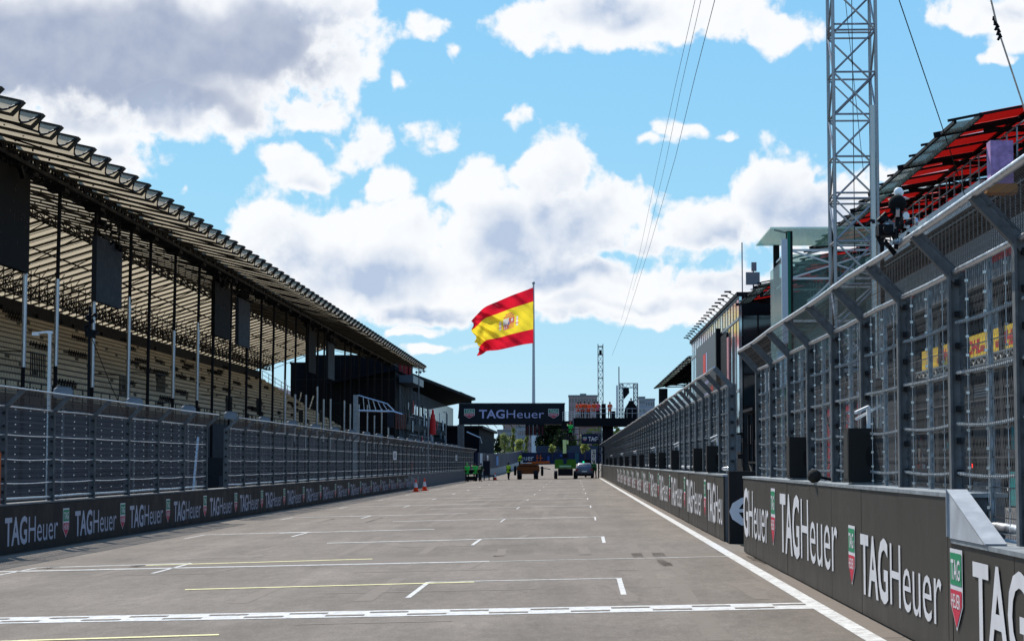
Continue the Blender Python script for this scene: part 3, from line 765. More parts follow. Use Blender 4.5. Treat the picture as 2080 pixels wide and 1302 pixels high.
# terrace with steps
NR = 16; DX = .76; DZ = .455; X0 = -25.9; Z0 = 4.35; YT0 = 76; YT1 = 240
prof = [(-25.2, -.24), (-25.2, Z0)]
for r in range(NR): prof += [(X0 - r * DX, Z0 + r * DZ), (X0 - r * DX, Z0 + (r + 1) * DZ)]
prof += [(-38.6, Z0 + NR * DZ), (-38.6, -.24)]
b = MB(); b.prism([(p[0] + 25, p[1] + .24) for p in prof], 'y', YT0 - 60, YT1 - 60); b.build('terrace', m_terr, gs)
MB().box(-25.15 + 25, -24.95 + 25, 0, YT1 - 60, 0, Z0 + .24 - .02).build('front_wall', m_slate, gs)
b = MB(); b.box(-38.9 + 25, -38.62 + 25, YT0 - 60, YT1 + 4 - 60, 10.6, 13.1)
for k in range(14): b.box(-38.62 + 25, -38.45 + 25, 40 + k * 10 + random.random() * 4, 41.5 + k * 10 + random.random() * 3, 11.9, 12.5)
b.build('rear_parapet', m_black, gs)
def seat_geo():
    b = MB(); b.box(-.05, .02, -.19, .19, .10, .34); b.box(0.0, .36, -.19, .19, .06, .11); return b
sb_ = seat_geo(); one = sb_.build('seat', m_seat, gs)
def seat_at(r, y): return LG(X0 - r * DX - .62, y, Z0 + (r + 1) * DZ)
big = MB(); cnt = 0; sv = sb_.v; sf = sb_.f
bv = []; bf_ = []
rs = random.Random(3)
mis = [(rs.randrange(NR), rs.uniform(85, 238), rs.choice([1.2, 1.8, 2.5])) for _ in range(70)]
for r in range(NR - 1):
    xr_ = abs(X0 - r * DX); ys0 = xr_ * 3.48
    y = YT0 + .4; n_ind = 0
    while y < YT1 - .3:
        ais = (y % 21.0) < 1.4
        if not ais and not any(m[0] == r and abs(m[1] - y) < m[2] for m in mis):
            if y > ys0 and n_ind < 6:
                if cnt == 0: one.location = seat_at(r, y)
                else: dup(one, gs, seat_at(r, y))
                n_ind += 1; cnt += 1
            elif y > ys0 - 6:
                p = seat_at(r, y); n = len(bv)
                bv += [(a + p[0], c + p[1], e + p[2]) for a, c, e in sv]; bf_ += [tuple(n + i for i in q) for q in sf]
        y += .50
big.v = bv; big.f = bf_; big.m = [0] * len(bf_)
tag(big.build('seats', m_seat, gs), kind='stuff')
# folded dark frames where seats are missing, vomitory rails
b = MB()
for (r, y, wd_) in mis:
    for k in range(int(wd_ * 3)):
        x, yy, z = seat_at(r, y - wd_ + k * .6); b.bar((x, yy, z), (x + .1, yy + .05, z + .5), .06); b.bar((x, yy, z + .3), (x + .35, yy, z + .3), .05)
b.build('folded_frames', m_black, gs)['kind'] = 'stuff'
for (r, y) in ((3, 104), (2, 121), (4, 139), (2, 158), (3, 178), (2, 200), (3, 222)):
    x, yy, z = seat_at(r, y); b = MB()
    for k in range(9): b.bar((x + .6, yy - 1.4 + k * .35, z - .3), (x + .6, yy - 1.4 + k * .35, z + 1.2), .05)
    b.bar((x + .6, yy - 1.5, z + 1.2), (x + .6, yy + 1.5, z + 1.2), .06); b.bar((x + .6, yy - 1.4, z + 1.2), (x - 1.4, yy - 1.4, z + 1.3), .06)
    b.build('vomitory_rail', m_dark, gs)
# end stair with railings
b = MB()
for r in range(NR):
    x = X0 - r * DX; z = Z0 + (r + 1) * DZ
    b.bar(LG(x - .3, YT1 - .2, z), LG(x - .3, YT1 - .2, z + 1.1), .06)
    if r < NR - 1: b.bar(LG(x - .3, YT1 - .2, z + 1.1), LG(x - .3 - DX, YT1 - .2, z + DZ + 1.1), .06); b.bar(LG(x - .3, YT1 - .2, z + .6), LG(x - .3 - DX, YT1 - .2, z + DZ + .6), .05)
b.build('end_railing', m_dark, gs)
b = MB(); b.bar(LG(-25.3, YT0, Z0 + 1.0), LG(-25.3, YT1, Z0 + 1.0), .05); b.bar(LG(-25.3, YT0, Z0 + .5), LG(-25.3, YT1, Z0 + .5), .04)
y = YT0
while y < YT1: b.bar(LG(-25.3, y, Z0), LG(-25.3, y, Z0 + 1.0), .05); y += 2
b.build('front_railing', m_dark, gs)
# roof posts
pb = MB(); pb.tube([(0, 0, 0), (0, 0, 0.2)], .3, 8); pb.tube([(0, 0, 0), (.05, 0, 8.6), (.12, 0, 14.5)], .09, 8, 0); pb.box(-.35, .45, -.45, .45, 14.15, 14.6, 0)
post = pb.build('roof_post', [m_black, m_galvd], gs, loc=LG(-23.5, 84.2, -.24))
PY = [89.5, 96.4, 104.2, 109.1, 116, 123.5, 128.7, 135.2, 142.2, 148.5, 154.7, 161.3, 167.1, 173.9, 181.6, 186.3, 191.6, 203.2, 208.6, 217, 226, 234, 243, 252]
for y in [62, 69, 77] + PY: dup(post, gs, LG(-23.5, y, -.24))
sl_ = MB(); sl_.tube([(.045, 0, -2.0), (.06, 0, 1.6)], .10, 8); sleeve = sl_.build('silver_sleeve', m_alu, gs, loc=LG(-23.5, 84.2, 8.0))
sleeve.scale = (1, 1, 1.15)
for i, y in enumerate(PY[:3] + PY[4:6] + PY[11:]): dup(sleeve, gs, LG(-23.5, y, 8.2 - .2 * (i % 4) - (2.2 if i > 4 else 0))).scale = (1, 1, 1.1 + .25 * (i % 3))
# hanging screens
def screen(y0, y1, z0, z1, kind, lab):
    t = thing('hanging_screen', lab, 'screen', (-23.35, y0, z0), 0, 'screens hung from the grandstand roof')
    mt = mat('screen_back', (.020, .025, .034), .7, 0, .15) if kind else mat('led_black', (.004, .004, .005), .8)
    MB().box(-.12, .12, 0, y1 - y0, 0, z1 - z0).build('screen_panel', mt, t)
    b = MB(); h = z1 - z0
    for yy in (.3, y1 - y0 - .3):
        b.bar((0, yy, h), (0, yy, 14.2 - z0), .08)
    b.bar((0, .3, h + .15), (0, y1 - y0 - .3, h + .15), .1)
    for k in range(30):
        yy = random.uniform(.2, y1 - y0 - .2); zz = h + random.uniform(0, 14.0 - z1); b.bar((random.uniform(-.4, .4), yy, zz), (random.uniform(-.4, .4), yy + random.uniform(-.8, .8), zz + random.uniform(-.4, .4)), random.uniform(.05, .25))
    b.build('rigging', m_black, t)
    if not kind:
        b = MB()
        for k in range(40): yy = random.uniform(.2, y1 - y0 - .2); zz = random.uniform(.3, h - .2); b.box(.121, .135, yy, yy + .05, zz, zz + .10)
        b.build('frame_clips', mat('clip_grey', (.05, .05, .05), .7), t)
    return t
screen(74.5, 84.0, 9.7, 13.9, 0, 'largest black open-framed screen, cut by the left edge of the picture')
screen(96.0, 101.5, 9.5, 12.7, 1, 'nearest plain slate screen back hanging between two roof posts')
screen(128.1, 134.0, 9.9, 13.4, 0, 'black open-framed screen beyond the nearest slate one')
screen(137.3, 142.2, 9.8, 13.1, 1, 'second slate screen back, just beyond the middle black one')
screen(174.0, 179.0, 9.6, 13.6, 0, 'farthest black open-framed screen, near the end of the seats')
screen(188.0, 193.0, 9.6, 13.1, 1, 'farthest slate screen back, in front of the dark end block')

# dark blocks beyond the grandstand
def block(name, lab, cat, x0, x1, y0, y1, z1, mt, feats):
    t = thing(name, lab, cat, ((x0 + x1) / 2, y0, 0)); cx = (x0 + x1) / 2
    MB().box(x0 - cx, x1 - cx, 0, y1 - y0, -.3, z1).build('wall', mt, t)
    b = MB(); b.box(x0 - cx - .15, x1 - cx + .15, -.15, y1 - y0 + .15, z1, z1 + .25); b.build('roof', m_black, t)
    if feats:
        b = MB(); n = int((x1 - x0) / 1.6)
        for i in range(n + 1): xx = x0 - cx + (x1 - x0) * i / n; b.box(xx - .04, xx + .04, -.05, -.002, 0, z1)
        for z in np.arange(3, z1, 3.2): b.box(x0 - cx, x1 - cx, -.045, -.003, z, z + .10)
        b.build('cladding_joints', m_dark, t)
    return t
m_blk = mat('black_cladding', (.007, .008, .010), .8, 0, .25, .5, spec=.04)
block('event_block', 'tall black clad block standing just beyond the end of the grandstand', 'building', -34.5, -23.6, 263, 292, 15.6, m_blk, 1)
block('event_block', 'lower stepped black block left of the tall black block', 'building', -37.6, -34.6, 264, 285, 14.7, m_blk, 1)
t = thing('tent', 'pale pink curved tent roof behind the end of the seats', 'tent', (-46, 300, 12))
b = MB(); b.prism([(-7 + 11 * k / 12, 2.2 * math.sin(math.pi * (.12 + .76 * k / 12)) - .8) for k in range(13)] + [(4, -.4), (-7, -.4)], 'y', 0, 8)
b.build('canopy', mat('tent_fabric', (.70, .58, .54), .7, trans=.3), t); MB().box(-7, 4, 0, 8, -12.2, -.4).build('sidewall', mat('tent_fabric', (.70, .58, .54)), t)
t = thing('lounge_bar_light', 'pair of thin slanting white light tubes in front of the black block', 'light', (-33, 250, 10)); b = MB()
for p, q in (((612, 797), (605, 829)), ((637, 804), (628, 832))): b.bar(P(*p, 250) - Vector((-33, 250, 10)), P(*q, 250) - Vector((-33, 250, 10)), .14)
b.build('tube', m_white, t)

# second covered stand farther on
t = thing('hospitality_stand', 'dark roofed hospitality stand crowded with panels beyond the black block', 'building', (-24, 262, 0))
o0 = Vector((-24, 262, 0))
pf = [P(803, 745, 262), P(870, 770, 301), P(925, 792, 340), P(966, 808, 386)]
b = MB()
for i in range(3):
    a, c = pf[i], pf[i + 1]
    for (dx0, dz0, dx1, dz1) in ((0, 0, -9, -1.0),):
        q = [a, c, c + Vector((-9, 0, -1.8)), a + Vector((-9, 0, -1.8))]
        top = [v - o0 for v in q]; bot = [v - o0 - Vector((0, 0, .45)) for v in q]
        b.quad(*top); b.quad(*bot[::-1])
        for j in range(4): b.quad(top[j], bot[j], bot[(j + 1) % 4], top[(j + 1) % 4])
b.build('roof', mat('dark_roofing', (.008, .010, .014), .85, 0, .2, spec=.03), t)
MB().add(([tuple(P(x, y, 388) - o0) for x, y in ((935, 795), (958, 806), (958, 850), (930, 850))] + [tuple(P(x, y, 396) - o0) for x, y in ((935, 795), (958, 806), (958, 850), (930, 850))], [(0, 1, 2, 3), (7, 6, 5, 4), (0, 4, 5, 1), (1, 5, 6, 2), (2, 6, 7, 3), (3, 7, 4, 0)])).build('end_wall', m_black, t)
for k, (z0, z1, xo) in enumerate(((-.3, 3.2, 1.5), (3.4, 4.3, 2.2), (6.2, 7.0, 1.0))):
    b = MB(); b.box(xo - 7, xo, 4, 120, z0, z1); b.build('deck', m_black, t)
b = MB()
for k in range(46):
    y = 4 + k * 2.6; b.bar((.8, y, 4.3), (.8, y, 12), .12)
    b.bar((2.1, y, 4.3), (2.1, y, 5.4), .08); b.bar((.9, y, 7.0), (.9, y, 8.1), .08)
for z, x in ((5.4, 2.1), (8.1, .9)): b.bar((x, 4, z), (x, 120, z), .09)
b.build('deck_posts', m_gray, t)
rs = random.Random(11)
for k in range(84):
    y = rs.uniform(4, 115); z = rs.choice([.5, 1.5, 3.2, 4.5, 5.6, 7.2, 8.6]); x = {0.5: 1.9, 1.5: 1.9, 3.2: 2.3, 4.5: 2.1, 5.6: 1.8, 7.2: 1.2, 8.6: 1.2}[z]
    mt = rs.choice([m_gray, m_black, m_pale, m_redp, m_slate, mat('dull_white', (.40, .40, .41), .6), m_slate, m_black, m_white])
    MB().box(x - .1, x, y, y + rs.uniform(.4, 2.2), z, z + rs.uniform(.5, 1.9)).build('deck_panel', mt, t)
MB().box(-6, -.4, 5, 124, -.3, 9.0).build('rear_wall', m_blk, t)
b = MB(); b.box(.7, 2.6, 3.5, 22, 12.3, 13.3); b.build('glass_box', mat('sky_glazing', (.07, .09, .11), .4, 0), t)
b = MB()
for k, (x, y) in enumerate(((813, 740), (821, 745), (828, 748), (832, 750))): p = P(x, y, 266) - o0; b.box(p.x - .2, p.x + .2, p.y, p.y + .2, p.z - .9, p.z + .9)
b.build('red_letter_bars', mat('dull_red', (.25, .03, .03), .5), t)
for (x, y, c, lab) in ((879, 850, m_redp, 'red closed parasol standing in front of the hospitality stand'),):
    q = thing('parasol', lab, 'parasol', P(x, y + 25, 270)); b = MB(); b.tube([(0, 0, -.5), (0, 0, 1.6), (0, 0, 3.0)], [.45, .38, .05], 10); b.build('canopy', c, q); MB().tube([(0, 0, -2.2), (0, 0, -.5)], .05, 6).build('pole', m_white, q)

# signal arm, lamp posts on the left side
t = thing("signal_gantry", 'grey metal column with a long truss arm carrying a signal head above the left fence', 'gantry', P(722, 905, 128)); o0 = P(722, 905, 128)
b = MB(); c = P(722, 802, 128) - o0; b.box(-.14, .14, -.14, .14, -1.8, c.z); b.build('column', m_galv, t)
b = MB(); p = [P(x, y, d) - o0 for x, y, d in ((728, 803, 128), (786, 820, 128), (800, 834, 128), (728, 834, 128), (800, 836, 128), (818, 842, 128))]
b.tube([p[0], p[1]], .05); b.tube([p[1], p[2]], .05); b.tube([p[3], p[4], p[5]], .07)
for k in range(1, 6): u = k / 6; b.tube([p[0] + (p[1] - p[0]) * u, p[3] + (p[4] - p[3]) * u], .03)
b.build('arm', m_alu, t)
b = MB(); q = P(800, 838, 128) - o0; b.box(q.x - .42, q.x, q.y - .1, q.y + .1, q.z - .95, q.z); b.build('signal_back', m_slate, t)
b = MB()
for k in range(5): b.box(q.x + .12 + k * .14, q.x + .19 + k * .14, q.y - .1, q.y + .1, q.z - 1.05, q.z - .1)
b.build('signal_lamps', mat('dark_red_brown', (.10, .035, .03), .5), t)
t = thing('floodlight_mast', 'thin mast with diamond lamp heads standing before the far dark roof', 'mast', P(850, 960, 190)); o0 = P(850, 960, 190)
b = MB(); b.tube([(0, 0, 0), P(851, 742, 190) - o0], [.09, .05], 6); b.build('pole', m_galvd, t)
for (x, y) in ((846, 756), (854, 756), (861, 754)):
    c = P(x, y, 190) - o0; b = MB(); b.prism([(c.x - .13, c.z), (c.x, c.z - .16), (c.x + .13, c.z), (c.x, c.z + .16)], 'y', c.y - .1, c.y + .1); b.bar((0, 0, c.z), c, .04); b.build('lamp_head', m_galvd, t)
for (x, yt, yb, d, lab) in ((870, 838, 905, 150, 'short thin grey pole left of the grey column under the gantry'), (906, 838, 905, 205, 'thin dark pole just left of the gantry support'), (650, 596, 700, 150, None)):
    if not lab: continue
    o0 = P(x, yb, d); t = thing('pole', lab, 'pole', o0); b = MB(); b.tube([(0, 0, -2), P(x, yt, d) - o0], .05, 6); b.build('shaft', m_galv, t); c = P(x, yt, d) - o0; MB().box(c.x - .3, c.x + .1, -.06, .06, c.z, c.z + .08).build('head', m_galv, t)
# camera pole and small mast close to the left fence
o0 = P(100, 800, 46.5); t = thing('camera_pole', 'short silver pole with a small camera arm above the near left fence', 'pole', (o0.x, o0.y, gL))
MB().tube([(0, 0, 0), (0, 0, P(100, 674, 46.5).z - gL)], .05, 8).build('pole', m_alu, t)
c = P(100, 674, 46.5); b = MB(); b.box(-.06, .06, -.05, .05, c.z - gL - .05, c.z - gL + .02); b.bar((0, 0, c.z - gL), (-.36, 0, c.z - gL - .03), .05); b.box(-.42, -.26, -.05, .05, c.z - gL - .09, c.z - gL - .01); b.build('camera_arm', m_alu, t)
o0 = P(180, 800, 60); t = thing('camera_mast', 'dark spindly mast with cameras and cables behind the left fence', 'mast', (o0.x, 60, gL)); zt = P(180, 622, 60).z - gL
MB().tube([(0, 0, 0), (0, 0, zt)], .045, 6).build('pole', m_black, t)
b = MB()
for k in range(16):
    z = zt - random.uniform(0, .9); b.bar((random.uniform(-.15, .2), random.uniform(-.1, .1), z), (random.uniform(-.15, .3), random.uniform(-.1, .1), z - .1), random.uniform(.04, .12))
b.tube([(0, 0, zt - .8), (.5, 1, zt - 2.5), (.9, 3, zt - 4.2)], .015, 4); b.build('camera_cluster', m_black, t)
t = thing('marshal_board', 'orange board at the left edge of the picture by the wall', 'board', (-11.55, 38.6, gL + 1.03)); MB().box(-.06, .0, 0, 1.35, 0, 1.05).build('board', m_orange, t); MB().box(-.08, .02, -.04, 1.39, 1.05, 1.09).build('trim', m_dark, t)
# things behind the left fence: low dark equipment
rs = random.Random(5)
for k in range(9):
    y = 42 + k * 7.5 + rs.random() * 2; t = thing('equipment_stack', 'stack of dark equipment cases behind the left fence' if k else 'nearest stack of dark equipment cases behind the left fence', 'cases', (-14.5 - rs.random(), y, gL), rs.uniform(-.2, .2), 'equipment cases behind the left fence')
    z = 0
    for j in range(3): w_ = rs.uniform(.5, .9); h_ = rs.uniform(.5, .8); MB().box(-w_, w_, -.5, .5, z, z + h_ - .02).build('case', rs.choice([m_black, m_dark, m_slate]), t); z += h_

# ------------------------------------------------------------------ pit building on the right
m_rib = mat('ribbed_parapet', (.24, .25, .26), .45, .3, .1)
m_pglaze = mat('tinted_glazing', (.012, .018, .021), .12, 0, .3, .4, spec=.3)
m_bayshade = mat('bay_shade_black', (.010, .010, .011), .9)
m_clad = mat('dark_cladding', (.013, .014, .016), .9, 0, .25, .4, spec=.05)
pbd = thing('pit_building', 'long multi-storey pit building with garages, balconies and a red canopy behind the right fence', 'building', (16, 30, 0))
def LP(x, y, z): return (x - 16, y - 30, z)
PB0, PB1 = 34, 150
def pbox(name, mt, *bs):
    b = MB()
    for (x0, x1, y0, y1, z0, z1) in bs: b.box(x0 - 16, x1 - 16, y0 - 30, y1 - 30, z0, z1)
    return b.build(name, mt, pbd)
pbox('floor_slab', m_clad, (15.6, 30, PB0, PB1, 4.9, 5.5)); pbox('floor_slab', m_clad, (15.2, 30, PB0, PB1, 8.0, 8.15)); pbox('floor_slab', m_clad, (15.2, 30, 62, PB1, 11.2, 11.6))
pbox('rear_wall', m_clad, (29.5, 30, PB0, PB1, 0, 12))
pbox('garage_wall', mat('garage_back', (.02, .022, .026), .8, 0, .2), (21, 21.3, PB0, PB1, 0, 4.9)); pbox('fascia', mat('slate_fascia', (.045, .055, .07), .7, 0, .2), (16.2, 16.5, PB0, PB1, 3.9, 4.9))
y = PB0; i = 0
while y < PB1:
    pbox('garage_pier', m_slate if i % 2 else m_clad, (16, 21, y, y + .7, 0, 4.9)); 
    pbox('window_band', m_pglaze, (16.6, 16.7, y + .1, y + 5.9, 5.55, 7.98)); pbox('mullions', m_galvd, *[(16.45, 16.6, y + k * 1.2, y + k * 1.2 + .1, 5.5, 7.6) for k in range(5)])
    if y > 62:
        pbox('upper_glazing', m_pglaze, (17.2, 17.3, y + .1, y + 5.9, 8.2, 11.2)); pbox('mullions', m_dark, *[(17.0, 17.2, y + k * 1.5, y + k * 1.5 + .12, 8.2, 11.2) for k in range(4)])
    y += 6; i += 1
pbox('white_blind', mat('pale_blind', (.55, .58, .6), .6), *[(16.3, 16.38, 85.6 + k * 1.25, 86.4 + k * 1.25, 6.7, 7.95) for k in range(5)], *[(16.3, 16.38, 76.6 + k * 1.05, 77.4 + k * 1.05, 6.7, 7.95) for k in range(3)])
m_lv = mat('louvre_pale', (.45, .46, .47), .5)
pbox('vent_louvre', m_lv, *[(16.1, 16.16, y0, y1, 4.25 + k * .11, 4.30 + k * .11) for (y0, y1) in ((76.2, 80.6), (69.5, 72.6), (84, 87)) for k in range(5)])
pbox('blue_sign', mat('sign_blue', (.03, .20, .50), .5), (15.96, 16.02, 72.2, 73.1, 2.9, 4.0)); pbox('white_sign', m_lv, (15.96, 16.02, 70.6, 71.3, 3.1, 4.0), (15.96, 16.02, 81.5, 82.2, 1.6, 4.1))
pbox('red_lamp', mat('red_lamp', (.5, .01, .01), .4, emit=((1, .03, .02), 1.5)), (14.9, 15.05, 75.8, 76.0, 1.45, 1.6))
# ribbed parapet of the first terrace
b = MB(); yy = 58
b.box(15.06 - 16, 15.2 - 16, 58 - 30, PB1 - 30, 8.15, 9.98)
y = 58
while y < PB1: b.box(15.0 - 16, 15.06 - 16, y - 30, y + .16 - 30, 8.15, 9.98); y += .36
b.build('ribbed_parapet', m_rib, pbd)
for k, yc in enumerate((66.5, 69.8, 77.5, 89, 101)):
    b = MB()
    for j in range(9): b.poly([(j * .38, 0, 0), (j * .38 + .27, 0, 0), (j * .38 + .36, .42, 0), (j * .38 + .09, .42, 0)])
    o = b.build('red_marks', m_redp, pbd, loc=LP(14.98, yc + 2, 8.75)); o.rotation_euler = ROT_R
# yellow banner, its red italic letters with speed bars
banner = pbox('yellow_banner', m_yellow, (15.5, 15.56, 38, 89, 5.68, 6.55))
b = MB(); g = text_geo('DHL', .035, .35)
b.add(fit(g, .75, 3.2, .17, .70))
for k in range(3): b.box(0, .82 - k * .03, .18 + k * .08, .23 + k * .08, 0, .002); b.box(3.15, 3.95, .18 + k * .08, .23 + k * .08, 0, .002)
lg = b.build('red_logo', mat('logo_red', (.62, .02, .04), .5), banner, loc=(15.49 - 16, 40, 5.68)); lg.rotation_euler = ROT_R
for k in range(1, 8): dup(lg, banner, (15.49 - 16, 14 + 5.9 * k, 5.68))
lg.location = (15.49 - 16, 14, 5.68)
b = MB()
y = 38
while y < 110:
    b.bar(LP(15.4, y, 5.35), LP(15.4, y + .5, 5.62), .05); b.bar(LP(15.4, y + .5, 5.62), LP(15.4, y + 1.0, 5.35), .05); y += 1.0
b.bar(LP(15.4, 38, 5.33), LP(15.4, 110, 5.33), .07); b.bar(LP(15.4, 38, 5.64), LP(15.4, 110, 5.64), .07); b.build('light_truss', m_alu, pbd)
# pale upper fascia with railing
b = MB(); b.box(15 - 16, 15.2 - 16, 73.4 - 30, 128 - 30, 11.3, 12.05); b.build('pale_fascia', m_pale, pbd)
b = MB(); b.box(15.3 - 16, 22 - 16, 66 - 30, 73.3 - 30, 9.9, 12.3); b.build('bay_shade_box', m_bayshade, pbd)  # solid near-black box for an open bay, its shade put in the colour
b = MB()
y = 66
while y < 128:
    b.bar(LP(15.1, y, 12.0), LP(15.1, y, 13.1), .05); y += 1.6
for z in (12.5, 13.05): b.bar(LP(15.1, 66, z), LP(15.1, 128, z), .045)
y = 60
while y < 128: b.bar(LP(15.1, y, 9.98), LP(15.1, y, 11.2), .035); y += .8
b.bar(LP(15.1, 60, 11.1), LP(15.1, 128, 11.1), .04); b.build('railing', m_galv, pbd)
# mid-storey columns and stairs
for y in (60, 72, 84, 96, 108, 120, 132): pbox('column', m_dark, (15.4, 15.9, y, y + .5, 0, 11.5))
# pit gantries, names and equipment in front of the garages
def pitname(y, txt, z=3.15, sc=2.2):
    t = MB().box(16.02 - 16, 16.08 - 16, y - .3 - 30, y + 3.2 - 30, 2.6, 4.2).build('name_board', m_slate, pbd)
    b = MB(); b.add(fit(text_geo(txt, .0), 0, sc, 0, .30)); b.build('lettering', m_letter, t, loc=LP(16.0, y + 2.4, z)).rotation_euler = ROT_R
    return t
pitname(77.2, 'ANTONELLI')
rs = random.Random(21)
for k in range(46):
    y = rs.uniform(58, 140); z = rs.uniform(.0, 2.6); x = rs.uniform(14.6, 16.3)
    mt = rs.choice([m_black, m_dark, m_slate, m_galv, m_gray, m_pale, m_redp, mat('teal_paint', (.02, .25, .24), .5), mat('blue_paint', (.03, .10, .30), .5), m_dark, m_black])
    pbox('garage_equipment', mt, (x, x + .4, y, y + rs.uniform(.3, 1.8), z, z + rs.uniform(.2, 1.2)))
# red boards behind the fence near the gap
pbox('red_board', mat('deep_red', (.30, .012, .03), .5), (14.2, 14.3, 100, 112, .9, 4.6), (14.2, 14.3, 116, 124, 1.4, 5.0)); pbox('dark_panel', m_slate, (14.3, 14.4, 86, 98, 1.2, 4.4))
# canopy: black steel with red panels
m_clear = glass('clear_roof_sheet', (.75, .80, .82), .25)
def canopy(y0, y1, lab, clear_from, xl=13.0, zl=13.2, xr=27, nx=7, name='canopy_roof', fc=m_red):
    t = thing(name, lab, 'canopy', (xl, y0, zl), 0, 'steel canopies over the pit building')
    def Z(x): return zl + .15 + .20 * (x - xl) - .004 * (x - xl) ** 2
    step = (xr - xl - .9) / nx; ny = max(2, round((y1 - y0) / 2.5)); dy = (y1 - y0) / ny
    b = MB(); bc = MB()
    for j in range(ny):
        for i in range(nx):
            xa = xl + .9 + i * step; xb = xa + step; ya, yb = j * dy, (j + 1) * dy
            tgt = bc if ya + y0 >= clear_from else b
            off = .12 * math.sin(j * 1.7 + i)
            q = [(xa - xl, ya + .1, Z(xa) - zl), (xb - xl, ya + .1, Z(xb) - zl), (xb - xl, yb - .1, Z(xb) - zl + off * .3), (xa - xl, yb - .1, Z(xa) - zl)]
            tgt.quad(*q); tgt.quad(*[(p[0], p[1], p[2] - .03) for p in q][::-1])
    if b.v: b.build('panels', fc, t)
    if bc.v: bc.build('clear_panels', m_clear, t)
    b = MB(); b.quad((0, 0, 0), (.85, 0, .14), (.85, y1 - y0, .14), (0, y1 - y0, 0)); b.quad((0, 0, -.03), (0, y1 - y0, -.03), (.85, y1 - y0, .11), (.85, 0, .11)); b.build('edge_glass', glass('edge_glass', (.5, .6, .6), .6), t)
    b = MB()
    for j in range(ny + 1):
        y = j * dy; pts = [(xl - .25 + (xr - xl) * k / 8, 0, 0) for k in range(9)]; hv = (j % 3 == 1)
        for k in range(8):
            xa, xb = pts[k][0], pts[k + 1][0]; b.bar((xa - xl, y, Z(xa) - zl - (.14 if hv else .07)), (xb - xl, y, Z(xb) - zl - (.14 if hv else .07)), .12, .20 if hv else .08)
        if hv:
            for k in range(1, 8): xa, xb = pts[k][0], pts[k + 1][0]; b.bar((xa - xl, y, Z(xa) - zl - min(1.3, .3 * k)), (xb - xl, y, Z(xb) - zl - min(1.5, .3 * k + .3)), .12, .14); b.bar((xa - xl, y, Z(xa) - zl - .2), (xb - xl, y, Z(xb) - zl - min(1.5, .3 * k + .3)), .07); b.bar((xb - xl, y, Z(xb) - zl - .2), (xb - xl, y, Z(xb) - zl - min(1.5, .3 * k + .3)), .07)
            b.bar((4.6, y, Z(17.6) - zl - .6), (4.6, y, -zl + 11.6), .26)
    for i in range(nx + 1):
        xa = xl + .9 + i * step; b.bar((xa - xl, 0, Z(xa) - zl - .08), (xa - xl, y1 - y0, Z(xa) - zl - .08), .14, .12)
    b.bar((0, 0, .0), (0, y1 - y0, .0), .09, .12); b.build('steel_frame', m_black, t)
    return t
canopy(67.5, 88.5, 'nearest canopy, black steel with bright red panels, at the upper right edge', 84)
canopy(88.8, 110, 'second canopy with red panels, seen through and beside the lattice mast', 150, zl=13.2)
canopy(112, 136, 'third red panelled canopy, seen behind the glass podium roof', 200, zl=13.0)
canopy(138, 156, 'fourth red panelled canopy, tilted just before the glazed block', 200, zl=14.0)
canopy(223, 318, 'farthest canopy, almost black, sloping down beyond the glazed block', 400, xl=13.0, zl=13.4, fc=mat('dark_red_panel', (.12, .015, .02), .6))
# lamps and clutter on the second terrace
t = thing('pink_backdrop', 'purple and pink backdrop box standing on the roof terrace at the right edge', 'backdrop', P(2030, 340, 66)); MB().box(-.35, .4, -.3, .3, -.6, .85).build('panel', mat('lilac', (.38, .22, .40), .6, 0, .4, 3), t); MB().box(-.5, .5, -.4, .4, -.9, -.6).build('plinth', mat('dull_orange', (.45, .18, .05), .6), t)

# glass podium
gp = thing('glass_podium', 'tall glass podium with pale green glass roof and dark columns behind the pit wall gap', 'podium', (8.3, 83, 0))
def LQ(x, y, z): return (x - 8.3, y - 83, z)
MB().add(([LQ(*p) for p in ((8.3, 83.6, 11.45), (13.2, 83.6, 11.45), (13.2, 90.3, 11.45), (8.3, 90.3, 11.45), (8.3, 83.6, 11.52), (13.2, 83.6, 11.52), (13.2, 90.3, 11.52), (8.3, 90.3, 11.52))], [(0, 3, 2, 1), (4, 5, 6, 7), (0, 1, 5, 4), (1, 2, 6, 5), (2, 3, 7, 6), (3, 0, 4, 7)])).build('glass_roof', m_glassp, gp)
b = MB()
for (x, y) in ((9.15, 84.2), (9.15, 89.6), (13.0, 84.2), (13.0, 89.6), (11.0, 84.2)): b.box(x - 8.3 - .13, x - 8.3 + .13, y - 83 - .13, y - 83 + .13, 0, 11.4)
b.build('columns', m_dark, gp)
b = MB()
for z in (10.6, 9.4, 7.6): b.bar(LQ(9.15, 84.2, z), LQ(13, 84.2, z), .09); b.bar(LQ(9.15, 89.6, z), LQ(13, 89.6, z), .09); b.bar(LQ(9.15, 84.2, z), LQ(9.15, 89.6, z), .09)
for (p, q) in (((9.15, 84.2, 9.4), (13, 84.2, 10.6)), ((9.15, 84.2, 10.6), (13, 84.2, 9.4)), ((9.15, 84.2, 7.6), (11, 84.2, 9.4)), ((9.15, 84.2, 11.3), (9.6, 89.6, 9.4)), ((9.15, 84.2, 11.3), (8.5, 84.0, 11.45)), ((9.15, 89.6, 10.6), (13, 84.2, 11.3)), ((11, 84.2, 7.6), (13, 84.2, 9.4))): b.bar(LQ(*p), LQ(*q), .07)
b.build('braces', m_alu, gp)
MB().box(9.3 - 8.3, 13 - 8.3, 1.9, 1.95, 6.0, 10.5).build('glass_wall', m_glasst, gp); MB().box(8.86 - 8.3, 8.9 - 8.3, 1.2, 6.5, 1.2, 10.2).build('side_glass', m_glasst, gp)
MB().box(8.75 - 8.3, 9.0 - 8.3, .5, .62, 6.6, 11.0).build('white_panel', m_pale, gp)
